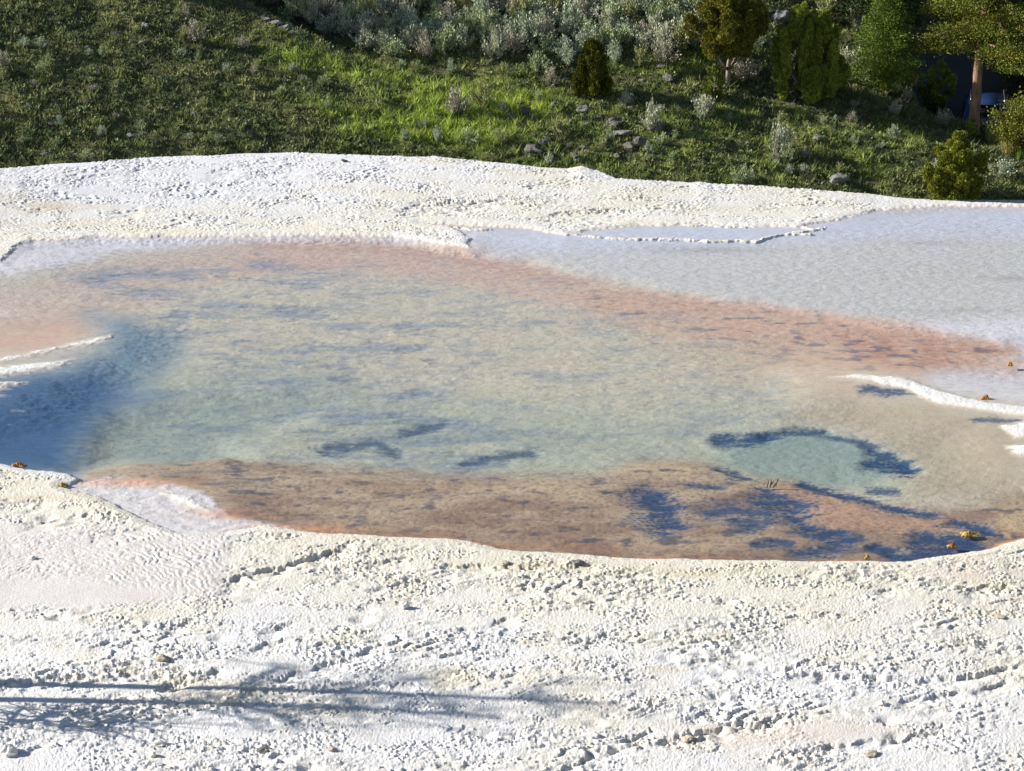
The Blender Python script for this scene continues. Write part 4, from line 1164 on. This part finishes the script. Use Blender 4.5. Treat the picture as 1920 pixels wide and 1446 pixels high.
bunch(1710, 160, 26, 26, (0.34, 0.22, 0.13), "reddish dry grass clump left of the light green juniper", seed=7, n=90)
bunch(1835, 240, 30, 18, (0.28, 0.27, 0.16), "thin pale grass clump right of the red-barked trunk", seed=8, n=50)
bunch(1645, 120, 22, 30, (0.40, 0.28, 0.17), "pinkish dry grass under the slender conifer", seed=9, n=80)
# ragged fringe of tall grass along the roadside bank
for i in range(26):
    f = i / 25.0
    bunch(1560 + 240 * f + srng.uniform(-6, 6), 165 + 82 * f + srng.uniform(-5, 5), srng.uniform(16, 26), srng.uniform(18, 30), (0.17, 0.20, 0.085), "pale green tall grass tuft on the bank below the conifers", seed=20 + i, n=60, group="tall grass tufts on the bank")
# willow bush at right
def willow():
    rng = np.random.default_rng(77)
    p = on_hill(1908, 285); t = empty("willow_bush", p, "yellow-green willow bush in front of the parked car", "shrub")
    st = []; fol = []
    for i in range(60):
        a = rng.uniform(0, 2 * PI); el = rng.uniform(0.6, 1.5); L = rng.uniform(1.0, 2.1)
        d = np.array([math.cos(a) * math.cos(el), math.sin(a) * math.cos(el), math.sin(el)])
        e = d * L
        st.append(tube([(0, 0, -.05), tuple(e * .5 + rng.normal(0, .05, 3)), tuple(e)], [0.02, 0.013, 0.004], 5, caps=False))
        m = 260; tt = rng.uniform(0.25, 1.05, m)
        P_ = e[None] * tt[:, None] + rng.normal(0, 0.11, (m, 3))
        c = np.array((0.16, 0.17, 0.028)) * rng.uniform(0.7, 1.3) * rng.uniform(0.6, 1.4, (m, 1))
        fol.append(leaves(P_, d[None] + np.array([0, 0, .4]) + 0 * P_, np.full(m, 0.08), c, rng, 0.3, 0.6))
    V, F = joinm(st)
    link("stems", new_mesh("stems", V, F, M['deadwood']), t)
    finish_leaves("foliage", fol, M['leaf'], t)
willow()

# ------------------------------------------------------------------ rocks
print('T', time.time() - T0)
def rock_mesh(seed, dims, flat=False, rough=0.16, blocky=0.5):
    import bmesh
    rng = random.Random(seed)
    bm = bmesh.new()
    bmesh.ops.create_icosphere(bm, subdivisions=3, radius=0.5)
    o = [rng.uniform(0, 99) for _ in range(3)]
    from mathutils import noise
    planes = []
    for _ in range(7):
        v = Vector((rng.uniform(-1, 1), rng.uniform(-1, 1), rng.uniform(-1, 1))).normalized(); planes.append((v, rng.uniform(0.30, 0.42)))
    for v in bm.verts:
        for n_, d in planes:
            e = v.co.dot(n_) - d
            if e > 0: v.co -= n_ * e * blocky * 1.9
        q = v.co * 3.0 + Vector(o)
        v.co += v.co.normalized() * (noise.noise(q) * rough + noise.noise(q * 3.1) * rough * 0.4)
        v.co.x *= dims[0]; v.co.y *= dims[1]; v.co.z *= dims[2]
    me = bpy.data.meshes.new("rock"); bm.to_mesh(me); bm.free()
    return me
def rock(u, v, wpx, hpx, label, mat='rock', group=None, seed=0, name="rock", cat="rock", rz=0.0, tilt=0.0, loc=None, blocky=0.5, rough=0.16, mesh=None):
    p = on_hill(u, v) if loc is None else loc
    s = math.sqrt(p[0] ** 2 + p[1] ** 2 + (p[2] - CAM_H) ** 2) / FPX
    W_, H_ = wpx * s * 0.9, hpx * s * 0.9
    me = mesh or rock_mesh(seed, (1.1, 1.0, 1.0), blocky=blocky, rough=rough)
    if not me.materials: me.materials.append(M[mat])
    o = link(name, me); o.location = (p[0], p[1], p[2] + H_ * 0.24); o.scale = (W_, W_ * 0.75, H_ * 1.0); o.rotation_euler = (tilt * 0.5, tilt, rz)
    return tag(o, label, cat, group)
for i, a in enumerate([(1572, 342, 38, 24, "pale cracked block of rock above the rim right of centre", 'palerock'),
                       (1463, 40, 44, 30, "large grey rock between the two big junipers", 'palerock'),
                       (1240, 127, 30, 12, "flat grey slab right of the small dark juniper", 'rock'),
                       (1253, 150, 30, 18, "grey boulder in the grass right of the small dark juniper", 'rock'),
                       (1095, 210, 32, 18, "pale grey boulder just below the small dark juniper", 'palerock'),
                       (1040, 200, 26, 14, "dark-topped rock left of the pale boulder below the juniper", 'rock'),
                       (986, 212, 24, 20, "upright grey rock in the middle of the slope", 'rock'),
                       (957, 222, 26, 16, "dark rounded rock at the end of the leaning sagebrush's shadow", 'rock'),
                       (1000, 288, 44, 26, "large dark boulder with lit left face above the rim", 'rock'),
                       (1020, 272, 24, 16, "dark rock touching the large boulder above the rim", 'rock'),
                       (1135, 272, 28, 14, "low grey rock left of the paired boulders", 'rock'),
                       (1178, 280, 34, 20, "left one of the paired dark boulders", 'rock'),
                       (1200, 272, 34, 22, "right one of the paired dark boulders", 'rock'),
                       (1150, 236, 50, 22, "dark wide rock left of the tall silver sagebrush", 'rock'),
                       (1235, 242, 44, 22, "dark rock right of the tall silver sagebrush", 'rock'),
                       (1155, 296, 22, 14, "small dark rock below the paired boulders", 'rock'),
                       (1080, 296, 24, 14, "small rock above the rim left of the paired boulders", 'rock'),
                       (1165, 252, 44, 12, "low rubble rock under the dark wide one", 'palerock'),
                       (1025, 262, 20, 12, "small dark stone under the middle yellowish shrub", 'rock'),
                       (1205, 155, 16, 10, "small pale stone right of the small dark juniper", 'palerock'),
                       (88, 293, 18, 11, "white stone near the rim at the far left", 'palerock'),
                       (245, 258, 20, 12, "grey stone on the lower left slope", 'palerock'),
                       (270, 256, 20, 14, "grey stone right of its neighbour on the lower left slope", 'rock'),
                       (365, 215, 20, 12, "grey half-buried rock in the middle of the left slope", 'rock'),
                       (268, 82, 26, 10, "flat pale rock on the upper left slope", 'palerock'),
                       (272, 52, 22, 14, "pale rock near the top of the left slope", 'palerock'),
                       (222, 66, 20, 10, "small pale rock left of the upper left rocks", 'palerock'),
                       (95, 233, 16, 9, "small stone at the left of the lower left slope", 'palerock'),
                       (555, 92, 18, 8, "small grey stone beside the bright grass crest", 'palerock'),
                       (1532, 262, 24, 12, "bluish grey rock lying in a long tree shadow", 'palerock'),
                       (1618, 140, 26, 16, "grey rock in the gap left of the slender conifer", 'palerock')]):
    u, v, w_, h_, lab, mt = a
    rock(u, v, w_, h_, lab, mt, seed=i + 1, rz=srng.uniform(0, 6.28), tilt=srng.uniform(-.2, .2))
# pale outcrop in the gully shade
for i, (u, v, w_, h_) in enumerate([(500, 38, 20, 9), (518, 45, 26, 11), (535, 54, 26, 12), (552, 63, 22, 9), (563, 68, 14, 7)]):
    rock(u, v, w_, h_, "pale ledge stone of the small outcrop in the gully shade", 'palerock', "outcrop stones in the gully shade", seed=60 + i, blocky=0.7)
small = [rock_mesh(200 + i, (1.1, 1, 1)) for i in range(4)]
for m_ in small[:2]: m_.materials.append(M['rock'])
for m_ in small[2:]: m_.materials.append(M['palerock'])
for i in range(70):
    if i < 45: u, v = srng.gauss(1130, 110), srng.uniform(190, 315)
    else: u, v = srng.uniform(0, 1700), srng.uniform(60, 340)
    if v < 40 or u < 0 or u > 1700: continue
    w_ = srng.uniform(6, 17)
    rock(u, v, w_, w_ * srng.uniform(0.4, 0.7), ("small angular grey stone in the boulder-strewn grass below the small dark juniper" if i < 45 else "small grey stone scattered over the wider hillside grass"), group="small stones on the hillside", mesh=srng.choice(small), rz=srng.uniform(0, 6))

# ------------------------------------------------------------------ stones on the terrace
print('T', time.time() - T0)
from mathutils.bvhtree import BVHTree
def terr_z(u, v):
    """world point of the terrace surface seen at a plan position: nearest grid sample"""
    r = px_ray(u, v); z = -0.1 if v > 860 else 0.05
    for _ in range(4):
        t = (CAM_H - z) / -r[2]; x, y = r[0] * t, r[1] * t
        i = int(np.argmin(np.abs(Y[:, nc // 2] - y))); i = min(max(i, 0), X.shape[0] - 1)
        j = int(np.argmin(np.abs(X[i] - x))); z = float(Z[max(i - 1, 0):i + 2, max(j - 1, 0):j + 2].mean())
    return x, y, z
def tstone(u, v, wpx, hpx, label, mat, seed, name="stone", cat="stone", rz=0.0, float_=False, blocky=0.4, group=None):
    if mat == 'stone_t': wpx *= 0.8; hpx *= 0.8
    x, y, z = terr_z(u, v)
    if float_: z = max(z, 0.0)
    s = math.sqrt(x * x + y * y + 144) / FPX
    W_, H_ = wpx * s, hpx * s
    me = rock_mesh(seed, (1, 1, 1), blocky=blocky, rough=0.22); me.materials.append(M[mat])
    o = link(name, me); o.location = (x, y, z + H_ * 0.3); o.scale = (W_, W_ * 0.8, H_ * 1.1); o.rotation_euler = (0, 0, rz)
    tag(o, label, cat, group)
for i, a in enumerate([(305, 1238, 36, 15, "tan travertine chunk casting a short shadow in the lower left", 'stone_t'),
                       (18, 1414, 30, 24, "white knobbly stone at the bottom left corner", 'stone_w'),
                       (758, 1140, 16, 14, "pale greenish knob with a dark shadow left of centre", 'stone_w'),
                       (165, 1358, 32, 12, "cream stone below the blue branch shadows", 'stone_w'),
                       (300, 1396, 26, 9, "flat white stone near the bottom left", 'stone_w'),
                       (287, 1419, 12, 14, "small upright white stone near the bottom left", 'stone_w'),
                       (494, 1408, 30, 7, "grey flat slab near the bottom, left of centre", 'palerock'),
                       (622, 1407, 22, 8, "cream stone with a rust stain near the bottom", 'stone_t'),
                       (1633, 1415, 34, 9, "rust-stained ledge stone near the bottom right", 'stone_t'),
                       (1290, 1388, 36, 12, "brown ledge stone at the left end of the smooth plate", 'stone_t'),
                       (948, 1056, 22, 8, "tan slab on the broken crust below the shore", 'stone_t'),
                       (1085, 1058, 24, 6, "grey slab on the broken crust below the shore", 'palerock'),
                       (1008, 1088, 26, 5, "thin tan slab under the broken crust line", 'stone_t'),
                       (645, 302, 12, 4, "small dark stone on the far white bank", 'rock'),
                       (1652, 1322, 18, 9, "cream nodule below the ledge at the lower right", 'stone_w'),
                       (1875, 1158, 26, 5, "rust-brown sliver of crust at the right", 'stone_t'),
                       (60, 1048, 14, 8, "small white stone left of the flow-ribbed fan", 'stone_w')]):
    tstone(a[0], a[1], a[2], a[3], a[4], a[5], 300 + i, rz=srng.uniform(-.4, .4))
def mat_clump(u, v, wpx, hpx, label, seed, mt='algae'):
    """a ragged raft of algae: a handful of little folds in one mesh"""
    x, y, z = terr_z(u, v); z = max(z, 0.0)
    s = math.sqrt(x * x + y * y + 144) / FPX
    rng = np.random.default_rng(seed)
    nu, nv = 26, 10
    A, B = np.meshgrid(np.linspace(-1, 1, nu), np.linspace(-1, 1, nv))
    rr_ = 0.65 + 0.5 * fbm(A * 1.5 + seed, B * 1.5, 3, seed)
    P_ = np.stack([A * wpx * s * .5 * rr_, B * hpx * s * 1.2 * rr_, 0.004 + 0.05 * np.clip(1 - A * A, 0, 1) * np.clip(1 - B * B, 0, 1) * (0.5 + np.abs(fbm(A * 5 + seed, B * 4, 3, seed + 1)) * 2)], -1)
    top = P_.reshape(-1, 3); bot = top.copy(); bot[:, 2] = -0.012
    V = np.concatenate([top, bot]); F = grid_faces(nv, nu); n = nu * nv
    ring = [j for j in range(nu)] + [i * nu + nu - 1 for i in range(1, nv)] + [(nv - 1) * nu + j for j in range(nu - 2, -1, -1)] + [i * nu for i in range(nv - 2, 0, -1)]
    S_ = np.array([(ring[i], ring[(i + 1) % len(ring)], ring[(i + 1) % len(ring)] + n, ring[i] + n) for i in range(len(ring))])
    F = np.concatenate([F, F[:, ::-1] + n, S_[:, ::-1]])
    o = link("algae_clump", new_mesh("algae_clump", V, F, M[mt], smooth=True)); o.location = (x, y, z)
    tag(o, label, "algae")
M['algae_y'] = mat_flat("yellow_algae", (0.36, 0.25, 0.06), 0.75, 0.3, 0.6, 26, 0.8, 60, 0.01)
mat_clump(1816, 1010, 40, 9, "yellow algae raft floating near the lower right shore", 1, 'algae_y')
mat_clump(1785, 1034, 24, 6, "small brownish algae raft hugging the lower right shore", 2)
mat_clump(1848, 748, 22, 6, "orange algae clump on the pale shallows behind the white bar", 3)
mat_clump(1893, 693, 14, 5, "small brown algae clump near the right edge shallows", 4)
mat_clump(118, 910, 22, 6, "mustard algae clump at the edge of the milky shallows", 5, 'algae_y')
mat_clump(34, 881, 38, 6, "orange-brown algae strip on the left shore", 6)
mat_clump(1626, 1051, 14, 4, "tiny orange algae speck on the near shore", 7, 'algae_y')

# twig standing in the shallows
def twig():
    x, y, z = terr_z(1448, 918); s = 22.0 / FPX
    parts = []
    for (a, b, c, d) in [(-6, 0, -4, 14), (-6, 4, 4, 8), (2, 0, 16, 10), (8, 5, 14, 14), (-14, 0, -10, 9)]:
        parts.append(tube([(a * s, 0, b * s - 0.05), ((a + c) / 2 * s + .01, 0.02, (b + d) / 2 * s), (c * s, 0.04, d * s)], [0.010, 0.008, 0.004], 6))
    V, F = joinm(parts)
    o = link("dead_twig", new_mesh("dead_twig", V, F, M['deadwood'])); o.location = (x, y, 0.0)
    tag(o, "thin dark dead twig poking out of the pool by the right vent", "twig")
twig()

# ------------------------------------------------------------------ dead trees left of the picture
def dead_tree(loc, H, label, seed, r0=0.06, spread=0.5, tops=1, lean=(0, 0)):
    rng = np.random.default_rng(seed)
    t = empty("dead_tree", loc, label, "tree", "dead trees at the left")
    n = 10
    pts = [np.array([lean[0] * (i / n), lean[1] * (i / n) + 0.03 * math.sin(i), -0.3 + (H + .3) * i / n]) for i in range(n + 1)]
    link("trunk", new_mesh("trunk", *tube(pts, [r0 * (1 - 0.75 * i / n) for i in range(n + 1)], 10, 0.06, rng), M['deadwood'], smooth=True), t)
    parts = []
    for k_ in range(15):
        f = rng.uniform(0.62, 1.0) if k_ < 15 or H < 2 else rng.uniform(0.3, 0.6)
        q = pts[int(f * n)]
        a = rng.uniform(0, 2 * PI); L = spread * rng.uniform(0.5, 1.2) * (1.15 - 0.6 * f)
        e = q + np.array([math.cos(a) * L, math.sin(a) * L, rng.uniform(0.1, 0.6) * L])
        parts.append(tube([q, (q + e) / 2 + rng.normal(0, .04, 3), e], [0.022, 0.014, 0.006], 5))
        for _ in range(5):
            g_ = rng.uniform(0.3, 1); q2 = q * (1 - g_) + e * g_
            e2 = q2 + rng.normal(0, 0.22, 3) + np.array([0, 0, 0.08])
            parts.append(tube([q2, (q2 + e2) / 2 + rng.normal(0, .02, 3), e2], [0.010, 0.007, 0.004], 4))
            for _ in range(2):
                e3 = e2 + rng.normal(0, 0.16, 3)
                parts.append(tube([e2 * .6 + q2 * .4, e3], [0.006, 0.003], 4))
    V, F = joinm(parts)
    link("branches", new_mesh("branches", V, F, M['deadwood']), t)
xa, ya, za = *px_on(0, 1296, -0.25), -0.25
dead_tree((xa - 3.1, ya + 0.42, -0.25), 4.9, "taller bare dead tree outside the left edge whose shadow crosses the white crust", 1, 0.10, 0.9)
dead_tree((xa - 3.6, ya + 0.10, -0.25), 4.4, "lower bare dead tree outside the left edge beside the taller one", 2, 0.09, 0.9)
dead_tree((xa - 1.0, ya - 0.62, -0.3), 1.25, "short dead sapling with black twigs reaching in at the left edge", 3, 0.03, 0.6)

# ------------------------------------------------------------------ the parked car
def car():
    r = px_ray(1850, 186); yy = 81.0; tt = yy / r[1]
    x0 = r[0] * tt
    zr = road_z(yy) + 0.01
    c = empty("parked_car", (x0, yy, zr), "dark blue car parked behind the red-barked conifer", "car", rz=R(-12))
    # rear faces the camera (-y); length along y
    prof = [(-2.25, .42), (-2.28, .75), (-2.2, 1.02), (-1.98, 1.12), (-1.72, 1.55), (-1.45, 1.66), (-0.4, 1.70), (0.55, 1.62), (1.1, 1.12), (2.05, .98), (2.28, .75), (2.25, .40)]
    def hull(prof, half, inset):
        V = []; n = len(prof)
        for sx in (-1, 1):
            for (py, pz) in prof:
                w_ = half - (inset if pz > 1.2 else 0)
                V.append((sx * w_, py, pz))
        F4 = [(i, (i + 1) % n, n + (i + 1) % n, n + i) for i in range(n)]
        return V, F4, n
    import bmesh
    def bmesh_obj(name, V, Fs, mat, parent, bevel=0.0):
        bm = bmesh.new(); vs = [bm.verts.new(v) for v in V]
        for f in Fs: bm.faces.new([vs[i] for i in f])
        bmesh.ops.recalc_face_normals(bm, faces=bm.faces)
        if bevel: bmesh.ops.bevel(bm, geom=bm.edges[:], offset=bevel, segments=3, affect='EDGES')
        me = bpy.data.meshes.new(name); bm.to_mesh(me); bm.free(); me.materials.append(M[mat])
        for p_ in me.polygons: p_.use_smooth = True
        return link(name, me, parent)
    V, F4, n = hull(prof, 0.92, 0.13)
    bmesh_obj("body", V, F4 + [list(range(n)), list(range(2 * n - 1, n - 1, -1))], 'carpaint', c, 0.05)
    # rear window, side windows, windscreen as thin curved slabs proud of the body
    bmesh_obj("rear_window", [(-.68, -2.0, 1.16), (.68, -2.0, 1.16), (.62, -1.76, 1.52), (-.62, -1.76, 1.52), (-.68, -1.9, 1.16), (.68, -1.9, 1.16), (.62, -1.66, 1.52), (-.62, -1.66, 1.52)],
              [(0, 1, 2, 3), (4, 7, 6, 5), (0, 4, 5, 1), (1, 5, 6, 2), (2, 6, 7, 3), (3, 7, 4, 0)], 'glass', c)
    bmesh_obj("windscreen", [(-.7, 1.06, 1.18), (.7, 1.06, 1.18), (.66, .62, 1.58), (-.66, .62, 1.58), (-.7, .94, 1.18), (.7, .94, 1.18), (.66, .50, 1.58), (-.66, .50, 1.58)],
              [(0, 3, 2, 1), (4, 5, 6, 7), (0, 1, 5, 4), (1, 2, 6, 5), (2, 3, 7, 6), (3, 0, 4, 7)], 'glass', c)
    for sx in (-1, 1):
        bmesh_obj("side_window", [(sx * .80, -1.75, 1.2), (sx * .80, .85, 1.2), (sx * .80, .5, 1.56), (sx * .80, -1.6, 1.56), (sx * .72, -1.75, 1.2), (sx * .72, .85, 1.2), (sx * .72, .5, 1.56), (sx * .72, -1.6, 1.56)],
                  [(0, 1, 2, 3), (7, 6, 5, 4), (0, 4, 5, 1), (1, 5, 6, 2), (2, 6, 7, 3), (3, 7, 4, 0)], 'glass', c)
        link("roof_rail", new_mesh("roof_rail", *tube([(sx * .66, -1.5, 1.70), (sx * .67, -1.35, 1.76), (sx * .67, .3, 1.78), (sx * .66, .5, 1.70)], [.02] * 4, 8), M['chrome'], smooth=True), c)
        v_, f_ = box(sx * .76, -2.24, .92, .2, .12, .26); link("tail_light", new_mesh("tail_light", v_, f_, M['lampred']), c)
        for wy in (-1.4, 1.4):
            th = np.linspace(0, 2 * PI, 25)[:-1]
            w_ = link("wheel", new_mesh("wheel", *tube([(sx * .70, wy, .34), (sx * .72, wy, .34), (sx * .90, wy, .34), (sx * .93, wy, .34)], [.30, .34, .34, .30], 24), M['rubber'], smooth=False), c)
            link("rim", new_mesh("rim", *tube([(sx * .90, wy, .34), (sx * .945, wy, .34)], [.21, .18], 16), M['chrome']), w_)
    v_, f_ = box(0, -2.29, .52, 1.7, .1, .2); link("bumper", new_mesh("bumper", v_, f_, M['rubber']), c)
    v_, f_ = box(0, -1.74, 1.62, 1.25, .22, .04); link("spoiler", new_mesh("spoiler", v_, f_, M['carpaint']), c)
    v_, f_ = box(0, -2.295, .85, .5, .02, .14); link("licence_plate", new_mesh("licence_plate", v_, f_, M['plate']), c)
car()
print("SCENE BUILT", len(sc.objects))
